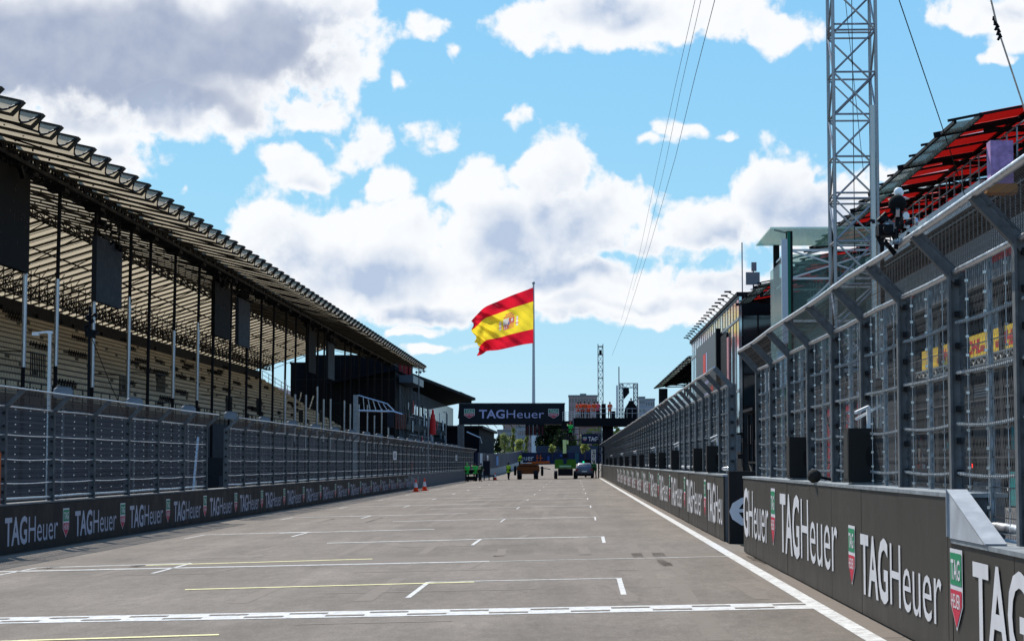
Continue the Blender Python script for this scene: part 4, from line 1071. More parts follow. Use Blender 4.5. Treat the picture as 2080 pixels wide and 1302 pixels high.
MB().box(9.0 - 8.3, 9.12 - 8.3, .5, .62, 3.4, 11.3).build('green_edge', mat('glass_edge_green', (.02, .16, .10), .3), gp)
gb = MB().box(8.55 - 8.3, 9.05 - 8.3, .4, .46, 3.0, 4.7).build('green_board', mat('board_green', (.02, .20, .10), .5), gp)
b = MB()
for k in range(5): b.bar((.06 + k * .08, 0, 3.5 + (k % 2) * .1), (.10 + k * .08, 0, 4.1 - (k % 3) * .1), .035)
b.build('pale_strokes', m_letter, gb, loc=(.25, .38, 0))
MB().box(8.5 - 8.3, 9.0 - 8.3, .3, .36, 4.75, 6.3).build('pale_window', mat('lit_pale_glass', (.50, .68, .70), .15), gp)
b = MB(); b.prism([(86 - 83, 5.2), (101 - 83, 5.2), (101 - 83, 6.1), (86 - 83, 6.1)], 'x', 1.4, 1.5); b.build('stair_parapet', m_pale, gp)
b = MB()
for k in range(10): b.bar(LQ(9.8, 86 + k * 1.5, 6.1), LQ(9.8, 86 + k * 1.5, 7.1), .04)
for z in (6.6, 7.1): b.bar(LQ(9.8, 86, z), LQ(9.8, 101, z), .05)
b.build('stair_railing', m_alu, gp)
b = MB()
for k in range(30):
    p = Vector((rs.uniform(9.3, 13), rs.uniform(86, 92), rs.uniform(.5, 6.5))); b.bar(LQ(*p), LQ(*(p + Vector((rs.uniform(-1, 1), 0, rs.uniform(-.8, .8))))), .05)
b.build('inner_frames', m_galv, gp)
t = thing('roof_vane', 'dark slanted roof flap below the canopy left of the camera cluster', 'flap', P(1830, 470, 60)); o0 = P(1830, 470, 60)
MB().add(([tuple(P(x, y, 60 + d) - o0) for d in (0, .2) for x, y in ((1745, 492), (1806, 445), (1830, 462), (1770, 495))], [(0, 1, 2, 3), (7, 6, 5, 4), (0, 4, 5, 1), (1, 5, 6, 2), (2, 6, 7, 3), (3, 7, 4, 0)])).build('sheet', m_gray, t)

# glazed block with the big screen
gbk = thing('glazed_block', 'tall glazed block with a big grey screen and spotlights along its roof edge', 'building', (13, 157, 0))
def LB(x, y, z): return (x - 13, y - 157, z)
def bb_(name, mt, *bs, par=None):
    b = MB()
    for (x0, x1, y0, y1, z0, z1) in bs: b.box(x0 - 13, x1 - 13, y0 - 157, y1 - 157, z0, z1)
    return b.build(name, mt, par or gbk)
m_mir = mat('mirror_glazing', (.62, .68, .70), .10, .85, .2, .12)
bb_('track_facade', m_mir, (13.1, 13.3, 157.2, 221, 4.0, 14.7)); bb_('body', m_clad, (13.3, 30, 157.3, 220.8, 0, 14.6)); bb_('front_glazing', m_glassd, (13.4, 30, 157.1, 157.3, 0, 13.2))
bb_('roof_edge', m_black, (12.9, 30, 157, 221.2, 14.75, 15.05))
bb_('mullions', m_dark, *[(13.07, 13.1, 157.2 + k * 2.9, 157.35 + k * 2.9, 4, 14.75) for k in range(22)])
bb_('transoms', m_galv, (13.04, 13.1, 157.2, 221, 12.9, 13.1), (13.04, 13.1, 157.2, 221, 7.2, 7.4), (13.04, 13.1, 157.2, 221, 14.6, 14.75))
bb_('front_frames', m_dark, *[(13.4, 30, 157.0, 157.1, z, z + .15) for z in (3, 6, 8.5, 11)], *[(x, x + .12, 157.0, 157.1, 0, 13.2) for x in (14.5, 16, 17.5, 19, 21)])
sc_ = bb_('big_screen', mat('screen_grey', (.10, .105, .11), .5), (12.6, 12.95, 176, 205, 5.6, 13.2))
bb_('screen_edge', m_black, (12.55, 12.97, 175.2, 176, 5.2, 13.4), par=sc_)
b = MB(); b.box(-.42, -.40, 33, 36.5, 10, 12.0); b.box(-.42, -.40, 23, 26, 6.2, 8.6); b.box(-.42, -.40, 37, 39.5, 6.2, 8.2); b.build('screen_marks', mat('screen_red', (.60, .05, .03), .5), sc_)
b = MB(); b.box(-.42, -.40, 27, 35, 6.2, 8.2); b.box(-.42, -.40, 29, 34, 9.0, 9.4); b.box(-.42, -.405, 31, 32.2, 10.2, 12); b.build('screen_picture', mat('screen_lilac', (.45, .42, .60), .5), sc_)
bb_('black_strip', m_black, (12.9, 13.0, 168, 175, 4.5, 12.6)); bb_('red_strip', mat('pink_strip', (.5, .22, .22), .5), (12.8, 12.95, 164.5, 166.4, 4.5, 12.0))
b = MB(); b.bar((0, 0, 0), (-.5, 0, .28), .07); b.box(-.85, -.3, -.10, .10, .26, .38); sp_ = b.build('spotlight', m_dark, gbk, loc=LB(13.0, 160, 15.0))
for k in range(1, 17): dup(sp_, gbk, LB(13.0, 160 + k * 3.7, 15.0))
b = MB(); c = P(1490, 540, 162); b.tube([LB(13.6, 160, 15), LB(13.6, 160, 19.3)], .05, 5); b.build('antenna', m_gray, gbk)
bb_('roof_screen_back', m_gray, (13.9, 15.0, 160, 160.3, 15.9, 16.9), (14.35, 14.75, 160, 160.3, 17.0, 17.7)); b = MB(); b.bar(LB(14.5, 160.2, 15), LB(14.5, 160.2, 17), .1); b.build('roof_stand', m_dark, gbk)
bb_('banner_flag', mat('flag_grey', (.16, .16, .17), .6), (16.4, 17.6, 150, 150.1, 7.4, 12.4))
rs = random.Random(4)
for k in range(18):
    x = rs.uniform(12, 14); y = rs.uniform(140, 215); z = rs.uniform(1.5, 5.6)
    bb_('balcony_clutter', rs.choice([m_black, m_dark, m_galv, m_pale, m_white, m_dark]), (x, x + .5, y, y + rs.uniform(.5, 3), z, z + rs.uniform(.3, 1.4)))
# far low building with railing between the glazed block and the deck
t = thing('terrace_building', 'low grey building with white railings beyond the glazed block', 'building', (13.2, 225, 0))
MB().box(0, 16, 0, 110, 0, 8.2).build('wall', m_clad, t); MB().box(-.1, 0, 0, 110, 8.2, 9.2).build('parapet', m_pale, t)
MB().add(([tuple(P(x, y, 300 + d) - Vector((13.2, 225, 0))) for d in (0, 2) for x, y in ((1338, 789), (1356, 789), (1356, 835), (1338, 835))], [(0, 1, 2, 3), (7, 6, 5, 4), (0, 4, 5, 1), (1, 5, 6, 2), (2, 6, 7, 3), (3, 7, 4, 0)])).build('stair_tower', m_dark, t)

# ------------------------------------------------------------------ gantry and bridge over the track
YG = 212
def PG(px, py, d=YG): return P(px, py, d)
gz0, gz1 = PG(1040, 862).z, PG(1040, 820).z
gx0, gx1 = PG(932, 840).x, PG(1147, 840).x
gt = thing('start_gantry', 'black start gantry across the track with large white lettering between two shields', 'gantry', (gx0, YG, 0))
MB().box(0, gx1 - gx0, 0, 2.2, gz0, gz1).build('sign_box', mat('gantry_black', (.010, .014, .020), .45), gt)
b = MB(); b.box(-.05, gx1 - gx0 + .05, -.05, 2.25, gz1, gz1 + .08); b.build('edge_trim', m_galvd, gt)
tx0, tx1 = PG(973, 840).x, PG(1105, 840).x; tz0, tz1 = PG(1040, 849).z, PG(1040, 831.5).z
wg = word_tag(tz1 - tz0, tx1 - tx0); wgo = wg.build('lettering', mat('letter_lilac', (.42, .42, .62), .5), gt, loc=(tx0 - gx0, -.03, tz0)); wgo.rotation_euler = ROT_F
for px in (953.5, 1124.5):
    bo_ = badge(1.12, 1.02).build('badge', [m_letter, m_green, m_bred], gt, loc=(PG(px, 840).x - gx0, -.03, PG(px, 840).z)); bo_.rotation_euler = ROT_F
lx = PG(936, 900).x - gx0
b = MB(); b.box(lx - .35, lx - .1, 0, .25, -.3, gz0); b.box(lx + .1, lx + .35, 0, .25, -.3, gz0); b.box(lx - .1, lx + .1, .05, .2, -.3, gz0); b.build('support_column', m_galvd, gt)
b = MB()
for k in range(12):
    x = 1.2 + k * .85; b.bar((x, 1, gz0 - .02), (x + .3, 1, gz0 - .35), .06)
b.build('under_bracket', m_black, gt)
# red light units hanging under the gantry
for k, px in enumerate((1071, 1079, 1087, 1095, 1102)):
    t = thing('start_light', ['leftmost', 'second', 'middle', 'fourth', 'rightmost'][k] + ' of the five black start light columns hanging under the gantry', 'start light', (PG(px, 870).x, YG - .1, PG(px, 884).z), 0, 'start lights under the gantry')
    h = gz0 - PG(px, 884).z; MB().box(-.19, .19, -.1, .1, 0, h).build('housing', m_black, t)
    b = MB()
    for j in range(4): b.tube([(0, -.14, .12 + j * .24), (0, -.1, .12 + j * .24)], .085, 10)
    b.build('lamp', mat('lamp_unlit', (.10, .02, .02), .3), t)
dz1 = PG(1200, 849).z; dz0 = PG(1200, 866).z; bx0, bx1 = PG(1143, 860).x, PG(1400, 860).x
br = thing('footbridge', 'black footbridge deck with white railings to the right of the gantry', 'bridge', (bx0, YG, 0))
MB().box(1.2, bx1 - bx0, -.6, 3.0, dz0, dz1).build('deck', m_black, br)
cx = PG(1224, 900).x - bx0; MB().box(cx, cx + 1.15, 0, 2, -.2, dz0).build('pier', m_black, br)
MB().box(-.1, 1.15, -.5, 1.2, PG(1150, 873).z, PG(1150, 855).z).build('hanging_box', m_black, br)
MB().box(1.05, 1.3, -.6, -.3, PG(1150, 880).z, dz1).build('side_post', m_galvd, br)
def railing(b, x0, x1, y, z0, h, n, nb_=3):
    for i in range(n + 1): b.bar((x0 + (x1 - x0) * i / n, y, z0), (x0 + (x1 - x0) * i / n, y, z0 + h), .035)
    for j in range(nb_): b.bar((x0, y, z0 + h * (j + 1) / nb_), (x1, y, z0 + h * (j + 1) / nb_), .035)
b = MB(); railing(b, 1.3, bx1 - bx0, -.55, dz1, 1.0, 22, 2); railing(b, 1.3, bx1 - bx0, 2.9, dz1, 1.0, 22, 2); railing(b, 0, 1.25, -.55, PG(1150, 855).z, .95, 4, 4); b.build('railing', mat('white_rail', (.6, .6, .6), .4, .3), br)
MB().box(PG(1222, 830).x - bx0, PG(1231, 830).x - bx0, 1.2, 1.6, dz1, dz1 + 1.55).build('black_case', m_black, br)
MB().box(PG(1213, 830).x - bx0, PG(1219, 830).x - bx0, .2, .6, dz1, dz1 + .8).build('black_case', m_slate, br)
MB().box(PG(1239, 840).x - bx0, PG(1250, 840).x - bx0, .2, .6, dz1, dz1 + .75).build('black_case', m_slate, br)

# ------------------------------------------------------------------ people
def skinmesh(name, verts, edges, radii, mt, parent, root=0):
    me = bpy.data.meshes.new(name); me.from_pydata(verts, edges, []); o = bpy.data.objects.new(name, me); COL.objects.link(o)
    o.modifiers.new('s', 'SKIN'); o.modifiers.new('u', 'SUBSURF').levels = 1
    for i, r in enumerate(radii):
        sv_ = me.skin_vertices[0].data[i]; sv_.radius = (r, r) if not isinstance(r, tuple) else r; sv_.use_root = (i == root)
    bpy.context.view_layer.update()
    ev = o.evaluated_get(bpy.context.evaluated_depsgraph_get()); nm = bpy.data.meshes.new_from_object(ev)
    bpy.data.objects.remove(o); nm.name = name; nm.materials.clear(); nm.materials.append(mt)
    for p in nm.polygons: p.use_smooth = True
    r = bpy.data.objects.new(name, nm); COL.objects.link(r); r.parent = parent; return r
def person(loc, rz, lab, vest, legs, hat=None, pose='stand', group=None, hh=1.0, hair=(.02, .015, .012)):
    t = thing('person', lab, 'person', loc, rz, group)
    # facing -Y in local space; joints
    st = {'stand': (0, 0), 'walk': (.18, -.16), 'lean': (.04, -.04)}[pose if pose != 'reach' else 'stand']
    ln = .18 if pose == 'lean' else 0
    J = dict(pel=(0, 0, .95), wa=(0, -ln * .3, 1.12), ch=(0, -ln * .8, 1.35), nk=(0, -ln, 1.50), hd=(0, -ln - .02, 1.60), top=(0, -ln - .01, 1.72),
             hl=(-.10, 0, .92), kl=(-.12, -.03 + st[0] * .5, .50), al=(-.13, .02 + st[0], .09), tl=(-.14, -.14 + st[0], .04),
             hr=(.10, 0, .92), kr=(.12, -.03 + st[1] * .5, .50), ar=(.13, .02 + st[1], .09), tr=(.14, -.14 + st[1], .04),
             sl=(-.19, -ln, 1.43), el_=(-.26, .0, 1.16), wl_=(-.23, -.12, .94), fl=(-.22, -.17, .86),
             sr=(.19, -ln, 1.43), er=(.26, .0, 1.16), wr_=(.22, -.14, .95), fr=(.21, -.19, .87))
    if pose == 'reach': J['er'] = (.34, -.12, 1.40); J['wr_'] = (.30, -.30, 1.58); J['fr'] = (.28, -.36, 1.64)
    if pose == 'lean': J['el_'] = (-.25, -.22, 1.2); J['wl_'] = (-.17, -.42, 1.08); J['fl'] = (-.12, -.5, 1.06); J['er'] = (.25, -.22, 1.2); J['wr_'] = (.17, -.42, 1.08); J['fr'] = (.12, -.5, 1.06)
    names = list(J); idx = {n: i for i, n in enumerate(names)}
    E_ = [('pel', 'wa'), ('wa', 'ch'), ('ch', 'nk'), ('nk', 'hd'), ('hd', 'top'), ('pel', 'hl'), ('hl', 'kl'), ('kl', 'al'), ('al', 'tl'), ('pel', 'hr'), ('hr', 'kr'), ('kr', 'ar'), ('ar', 'tr'),
          ('ch', 'sl'), ('sl', 'el_'), ('el_', 'wl_'), ('wl_', 'fl'), ('ch', 'sr'), ('sr', 'er'), ('er', 'wr_'), ('wr_', 'fr')]
    Rr = dict(pel=.15, wa=.14, ch=.165, nk=.055, hd=.085, top=.07, hl=.085, kl=.06, al=.045, tl=.04, hr=.085, kr=.06, ar=.045, tr=.04, sl=.055, el_=.042, wl_=.03, fl=.03, sr=.07, er=.05, wr_=.035, fr=.035)
    skinmesh('body', [J[n] for n in names], [(idx[a], idx[c]) for a, c in E_], [Rr[n] for n in names], m_skin, t)
    def sub(nm, ks, es, add, mt):
        ix = {n: i for i, n in enumerate(ks)}; skinmesh(nm, [J[n] for n in ks], [(ix[a], ix[c]) for a, c in es], [Rr[n] + add + (.016 if nm == 'vest' and n in ('ch', 'wa', 'pel', 'hem') else 0) for n in ks], mt, t)
    J['hem'] = (0, 0, .80); Rr['hem'] = .155
    sub('vest', ['pel', 'wa', 'ch', 'sl', 'sr', 'el_', 'er', 'hem'], [('pel', 'wa'), ('pel', 'hem'), ('wa', 'ch'), ('ch', 'sl'), ('ch', 'sr'), ('sl', 'el_'), ('sr', 'er')], .022, vest)
    sub('trousers', ['pel', 'hl', 'kl', 'al', 'hr', 'kr', 'ar'], [('pel', 'hl'), ('hl', 'kl'), ('kl', 'al'), ('pel', 'hr'), ('hr', 'kr'), ('kr', 'ar')], .016, legs)
    for k in ('tl', 'tr'):
        x, y, z = J[k]; b = MB(); b.add(ball(.06, 8, 6, (.8, 1.9, .8)), Matrix.Translation((x, y + .06, .05))); b.build('shoe', m_black, t, True)
    hx, hy, hz = J['top']; b = MB(); b.add(ball(.108, 12, 8, (.9, 1.0, 1.0)), Matrix.Translation((hx, hy + .02, 1.675))); b.build('helmet' if hat else 'hair', hat or mat('dark_hair', hair, .8), t, True)
    b = MB(); fy = J['hd'][1] - .095
    for sx in (-.032, .032): b.add(ball(.011, 6, 4), Matrix.Translation((sx, fy, 1.625)))
    b.add(ball(.014, 6, 4, (.8, 1.2, 1.4)), Matrix.Translation((0, fy - .005, 1.60))); b.add(ball(.016, 6, 4, (1.6, .5, .5)), Matrix.Translation((0, fy + .008, 1.565))); b.build('face', mat('face_dark', (.16, .07, .05), .6), t, True)
    if vest is not None and vest.name.startswith('hi'):
        b = MB()
        for z, r in ((1.05, .155), (1.22, .165)): b.tube([(0, -.02 - ln * .5, z), (0, -.02 - ln * .5, z + .05)], r, 14, 0, False)
        b.build('reflective_band', mat('silver_band', (.6, .6, .58), .4), t)
    t.scale = (hh, hh, hh); return t
v_or = mat('hi_vis_orange', (.95, .13, .03), .6, trans=.3); v_gr = mat('hi_vis_green', (.05, .55, .08), .6, trans=.2); v_ye = mat('hi_vis_yellow', (.55, .75, .04), .6, trans=.2); v_pk = mat('hi_vis_pink_red', (.80, .12, .16), .6, trans=.2)
l_bk = mat('black_trousers', (.012, .012, .014), .8); l_nv = mat('navy_trousers', (.02, .025, .05), .8); l_wh = mat('pale_trousers', (.45, .44, .45), .7)
pl = [(1174, v_or, l_wh, 0, 'person in orange vest and pale trousers, leftmost on the footbridge'),
      (1179, v_or, l_bk, 1, 'person in orange vest and black trousers, second from left on the footbridge'),
      (1187.5, v_or, l_bk, 0, 'taller person in orange vest, back turned, in the bridge group'),
      (1196, v_or, l_bk, 1, 'person in orange vest with dark legs near the middle of the bridge group'),
      (1207, v_or, l_wh, 0, 'person in orange vest and pale trousers, second from right in the bridge group'),
      (1214.5, v_pk, l_nv, 1, 'person in pinkish red vest at the right end of the bridge group'),
      (1238.5, v_or, l_bk, 0, 'person in orange vest standing alone on the footbridge, arms at the waist')]
for i, (px, v, lg_, yo, lab) in enumerate(pl):
    person((PG(px, 840).x, YG + .1 + yo * .6, dz1), R([20, -30, 180, 160, 200, 170, 5][i]), lab, v, lg_, None, 'lean' if i in (6,) else 'stand', 'people in orange vests on the footbridge', .97 + .02 * (i % 3))
op = person((PG(1282, 840).x, YG + .4, dz1 + .35), 0, 'camera operator in black sitting high on the footbridge beside the white arch', l_bk, l_bk, m_black, 'lean')
tcm = thing('broadcast_camera', 'covered black broadcast camera on a pedestal before the black clad operator', 'camera', (PG(1282, 840).x, YG - .2, dz1)); MB().box(-.75, .75, -.2, .4, 0, .55).build('pedestal', m_black, tcm); b = MB(); b.prism([(-.75, .55), (.75, .55), (.6, 1.2), (.15, 1.75), (-.3, 1.6), (-.62, 1.1)], 'y', -.15, .3); b.build('cover', m_black, tcm)
def gp_(px, py):      # ground point under a photo pixel
    r_ = ray(px, py); s_ = -HC / (r_.z - TILT * r_.x); p = Vector((0, 0, HC)) + r_ * s_; return p.x, p.y, p.z
def on(px, d): x = P(px, 960, d).x; return (x, d, gz(x, d))
person(on(949, 196), R(200), 'person in green vest riding a small dark trolley by the left wall', v_gr, l_bk, v_gr, 'stand')
person(on(965.5, 195.5), R(190), 'person in green vest reaching up at the left wall beside the bent worker', v_gr, l_bk, None, 'reach')
person(on(975, 193), R(150), 'person in dark clothes and green collar bending by the left wall', mat('dark_green_coat', (.02, .05, .02), .8), l_bk, None, 'lean')
person(on(1033, 208), R(150), 'person in yellow vest walking on the track left of the orange machine', v_ye, l_bk, None, 'walk')
ct = thing('trolley', 'low dark trolley standing at the feet of the green vested workers', 'trolley', on(958, 195)); MB().box(-.55, .55, -.3, .3, .1, .5).build('bed', m_black, ct)
for sx in (-.4, .4): MB().tube([(sx, -.32, .12), (sx, .32, .12)], .12, 10).build('wheel', m_rubber, ct)
tb = thing('tool_cabinet', 'tall dark cabinet on wheeled legs by the left wall end', 'cabinet', on(988.5, 204)); MB().box(-.34, .34, -.4, .4, .55, 2.0).build('cabinet', mat('navy_black', (.008, .010, .018), .5), tb)
b = MB()
for sx in (-.7, -.25, .25, .7): b.bar((sx, 0, .0), (sx, 0, .5), .1)
b.box(-.8, .8, -.3, .3, .42, .54); b.build('wheeled_frame', m_dark, tb)

# ------------------------------------------------------------------ cones
def cone(loc, lab, s_=1.0):
    t = thing('traffic_cone', lab, 'cone', loc, random.random(), 'orange traffic cones')
    b = MB(); b.tube([(0, 0, .05), (0, 0, .28), (0, 0, .58), (0, 0, .78), (0, 0, .80)], [.16, .12, .065, .03, .02], 16); b.build('cone_body', mat('cone_orange', (.88, .07, .015), .5), t, True)
    b = MB(); b.tube([(0, 0, .28), (0, 0, .58)], [.126, .071], 16, cap=False); b.build('reflective_collar', mat('cone_white', (.66, .62, .62), .4), t, True)
    MB().prism([(-.2, -.2), (.2, -.2), (.22, -.1), (.22, .18), (.1, .22), (-.2, .2)], 'z', 0, .05).build('base', mat('cone_base', (.80, .05, .01), .6), t); t.scale = (s_,) * 3
cone(gp_(845, 998.5), 'left of the two orange and white cones standing together on the track')
cone(gp_(862.5, 996.5), 'right of the two orange and white cones standing together on the track', 1.02)
cone(on(1006, 205), 'lone orange and white cone farther off beside the dark cabinet')

# ------------------------------------------------------------------ vehicles
def wheel(parent, x, y, r, wd, z=None, rimc=m_galv):
    z = r if z is None else z
    w_ = MB().tube([(-wd / 2, 0, 0), (-wd / 2 + .03, 0, 0), (wd / 2 - .03, 0, 0), (wd / 2, 0, 0)], [r * .9, r, r, r * .9], 18).build('wheel', m_rubber, parent, loc=(x, y, z))
    MB().tube([(-wd / 2 - .01, 0, 0), (wd / 2 + .01, 0, 0)], r * .55, 12).build('rim', rimc, w_)
cr = thing('parked_car', 'silver hatchback seen from behind, parked beside the green boom lift', 'car', on(1187, 204))
m_car = mat('silver_car_paint', (.11, .12, .155), .35, .1, .05, spec=.3); m_cg = mat('car_glass', (.01, .012, .015), .08, spec=.7)
def loft(secs, mt, name, parent, smooth=True):
    b = MB(); k = len(secs[0])
    for s_ in secs: b.v += [tuple(p) for p in s_]
    for i in range(len(secs) - 1):
        for j in range(k): b.f.append((i * k + j, i * k + (j + 1) % k, (i + 1) * k + (j + 1) % k, (i + 1) * k + j)); b.m.append(0)
    b.f.append(tuple(reversed(range(k)))); b.f.append(tuple((len(secs) - 1) * k + j for j in range(k))); b.m += [0, 0]
    return b.build(name, mt, parent, smooth)
def sec(y, w0, w1, z0, z1, z2): return [(-w0 * .92, y, z0), (w0 * .92, y, z0), (w0, y, z0 + .15), (w0, y, z1 - .1), (w0 * .97, y, z1), (w1, y, z2 - .06), (w1 * .85, y, z2), (-w1 * .85, y, z2), (-w1, y, z2 - .06), (-w0 * .97, y, z1), (-w0, y, z1 - .1), (-w0, y, z0 + .15)]
loft([sec(0, .86, .72, .32, .86, .95), sec(.06, .92, .74, .28, .92, 1.12), sec(.45, .93, .68, .25, .95, 1.50), sec(1.2, .94, .66, .25, .95, 1.58), sec(2.3, .94, .66, .25, .94, 1.52), sec(3.2, .93, .72, .25, .93, 1.05), sec(4.1, .9, .7, .28, .80, .84), sec(4.4, .8, .6, .32, .68, .70)], m_car, 'body', cr)
MB().add(([(-.60, .10, 1.05), (.60, .10, 1.05), (.54, .40, 1.42), (-.54, .40, 1.42), (-.60, .16, 1.03), (.60, .16, 1.03), (.54, .46, 1.40), (-.54, .46, 1.40)], [(0, 1, 2, 3), (7, 6, 5, 4), (0, 4, 5, 1), (1, 5, 6, 2), (2, 6, 7, 3), (3, 7, 4, 0)])).build('rear_window', m_cg, cr, loc=(0, -.035, .015))
for sx in (-1, 1):
    wheel(cr, sx * .80, .75, .33, .24); wheel(cr, sx * .80, 3.5, .33, .24)
    MB().box(min(sx * .62, sx * .88), max(sx * .62, sx * .88), -.03, .05, .82, .98).build('tail_light', mat('tail_red', (.35, .02, .02), .3), cr)
    MB().box(min(sx * .95, sx * 1.08), max(sx * .95, sx * 1.08), 2.7, 2.85, .98, 1.12).build('mirror', m_car, cr)
MB().box(-.8, .8, -.05, .05, .30, .52).build('bumper', m_dark, cr); MB().box(-.26, .26, -.012, .0, .66, .78).build('number_plate', m_white, cr)

bl_ = thing('boom_lift', 'bright green boom lift with raised pale arm working under the gantry', 'boom lift', on(1148.5, 201))
m_lime = mat('lime_paint', (.045, .15, .012), .45, 0, .1)
b = MB()
for (x0, x1) in ((-1.08, -.22), (.12, 1.08)): b.prism([(x0, 1.05), (x1, 1.05), (x1, 1.85), (x1 - .1, 1.98), (x0 + .12, 1.98), (x0, 1.85)], 'y', 0, 1.1)
b.box(-.22, .12, .15, 1.1, 1.05, 1.5); b.build('turntable', m_lime, bl_)
MB().box(-.75, .75, .0, 1.9, .34, 1.04).build('chassis', m_black, bl_)
b = MB(); b.box(-.62, .58, -.03, .0, 1.20, 1.36); b.build('pale_band', mat('pale_green_band', (.35, .55, .35), .5), bl_)
for sx in (-.98, .98):
    for y in (.1, 1.8): wheel(bl_, sx, y, .42, .32)
b = MB(); c = [P(x, y, 201) - Vector(bl_.location) for x, y in ((1149, 930), (1147, 921), (1146.5, 893), (1152, 885))]
b.bar(c[0], c[1], .55); b.build('knuckle', m_black, bl_)
b = MB(); b.bar(c[1], c[2], .34, .40); b.bar(P(1152.5, 902, 201) - Vector(bl_.location), P(1152.5, 894, 201) - Vector(bl_.location), .2); b.build('boom_arm', mat('pale_lime_arm', (.62, .74, .30), .5), bl_)
b = MB(); bs_ = P(1159, 893, 201) - Vector(bl_.location)
for z in (0, .55, 1.1):
    for (p, q) in (((-.9, 0), (.9, 0)), ((.9, 0), (.9, .8)), ((.9, .8), (-.9, .8)), ((-.9, .8), (-.9, 0))): b.bar((bs_.x + p[0], bs_.y + p[1], bs_.z + z), (bs_.x + q[0], bs_.y + q[1], bs_.z + z), .06)
for x in (-.9, -.3, .3, .9): b.bar((bs_.x + x, bs_.y, bs_.z), (bs_.x + x, bs_.y, bs_.z + 1.1), .06)
b.box(bs_.x - .9, bs_.x + .9, bs_.y, bs_.y + .8, bs_.z - .08, bs_.z); b.bar(c[2], c[3], .3); b.bar(c[3], bs_, .18); b.build('work_basket', m_dark, bl_)
bw = P(1159, 893, 201); person((bw.x, bw.y + .4, bw.z), R(180), 'person in green vest and red helmet working in the boom lift basket', v_gr, l_bk, mat('helmet_red', (.5, .05, .05), .4), 'reach')

th = thing('telehandler', 'dark orange telehandler with black wheels and low forks under the gantry', 'telehandler', on(1073, 206))
m_or = mat('rust_orange_paint', (.15, .045, .012), .5, 0, .2)
b = MB(); b.prism([(-1.15, .55), (1.0, .55), (1.15, .9), (1.1, 1.45), (.6, 1.62), (-.8, 1.62), (-1.2, 1.3)], 'y', 0, 2.0); b.build('body', m_or, th)
MB().box(-1.0, .9, -.02, .0, 1.32, 1.40).build('dark_line', m_black, th); MB().box(-.6, .35, -.1, .7, 1.64, 1.72).build('hood', m_pale, th)
for x in (-.92, .78): wheel(th, x, -.08, .46, .42); wheel(th, x, 1.9, .46, .42)
wheel(th, -1.38, 1.0, .5, .25, .9); wheel(th, 1.42, 1.0, .5, .25, .85)
b = MB(); b.bar((1.2, .3, 1.2), (2.3, .2, 1.05), .08); b.bar((1.2, .7, 1.2), (2.3, .6, 1.05), .08); b.build('fork', m_black, th)
b = MB(); b.bar((-.1, 1, 1.7), (2.2, .6, 1.78), .22); b.bar((.9, .8, 1.75), (.9, .8, 2.55), .08); b.bar((1.25, .8, 1.75), (1.25, .8, 2.55), .08); b.bar((.8, .8, 2.2), (1.5, .8, 2.2), .07); b.build('boom', m_orange, th)
dr = on(1055, 206.8); person((dr[0], dr[1], dr[2] + 1.3), R(120), 'person in yellow vest sitting up on the orange telehandler', v_ye, l_bk, None, 'lean', None, .8)

# ------------------------------------------------------------------ white arch truss, far mast, sign boards
ar = thing('arch_truss', 'grey rectangular lattice arch standing on the footbridge end', 'arch', (PG(1258, 840).x, YG + 1.2, dz1)); w_ = PG(1296, 840).x - PG(1258, 840).x; h_ = PG(1258, 778).z - dz1
b = MB(); lattice(b, 0, .42, -.2, .2, 0, h_, .45, .05, .03); lattice(b, w_ - .42, w_, -.2, .2, 0, h_, .45, .05, .03)
for z in (h_, h_ - .45):
    for y in (-.2, .2): b.bar((0, y, z), (w_, y, z), .07)
for k in range(6): b.bar((k * w_ / 6, -.2, h_ if k % 2 else h_ - .45), ((k + 1) * w_ / 6, -.2, h_ - .45 if k % 2 else h_), .05)
b.build('frame', m_galv, ar); MB().tube([(.0, 0, 0), (0, 0, h_ + 1.8)], .05, 6).build('aerial', m_black, ar); MB().box(-.3, -.12, -.1, .1, .1, h_ - .2).build('pale_strip', m_pale, ar)
b = MB(); b.prism([(.5, 2.0), (1.1, 2.7), (1.05, 3.3), (.45, 3.2)], 'y', -.2, .2); b.build('lamp_housing', m_black, ar)
fm_ = thing('lattice_mast', 'thin far lattice mast rising behind the footbridge group', 'mast', (P(1220, 820, 290).x, 290, 0)); zt = P(1220, 699, 290).z
b = MB(); lattice(b, -.36, .36, -.36, .36, 0, zt, 1.15, .055, .03, 0, 4); b.build('truss', m_galvd, fm_); MB().box(-.2, .2, -.45, .1, zt - 1.6, zt - .9).build('winch', m_black, fm_)
for i, pts in enumerate((((1452, 0, 75), (1412, 155, 100), (1372, 320, 135), (1320, 500, 190), (1272, 650, 250), (1243, 722, 288)), ((1424, 0, 75), (1385, 170, 100), (1352, 330, 140), (1312, 500, 195), (1285, 590, 230)), ((1412, 0, 80), (1372, 175, 105), (1335, 345, 145), (1298, 520, 200), (1262, 650, 260)))):
    cable('overhead_cable', ['rightmost of the three thin dark cables arcing across the sky', 'middle one of the three thin cables arcing across the sky', 'leftmost of the three thin cables arcing across the sky'][i], [P(*p) for p in pts], .011 + .004 * (i == 0), m_dark, 'cable', 'overhead cables')
def board(px0, px1, py0, py1, d, name, lab, cat, mt, deep=.3):
    a = P(px0, py1, d); c = P(px1, py0, d); t = thing(name, lab, cat, (a.x, d, a.z)); MB().box(0, c.x - a.x, 0, deep, 0, c.z - a.z).build('board', mt, t); return t, c.x - a.x, c.z - a.z
m_navy = mat('navy_board', (.012, .018, .045), .6, 0, .2, .2); m_navy2 = mat('dull_navy_mesh', (.035, .045, .07), .7, 0, .3, .2)
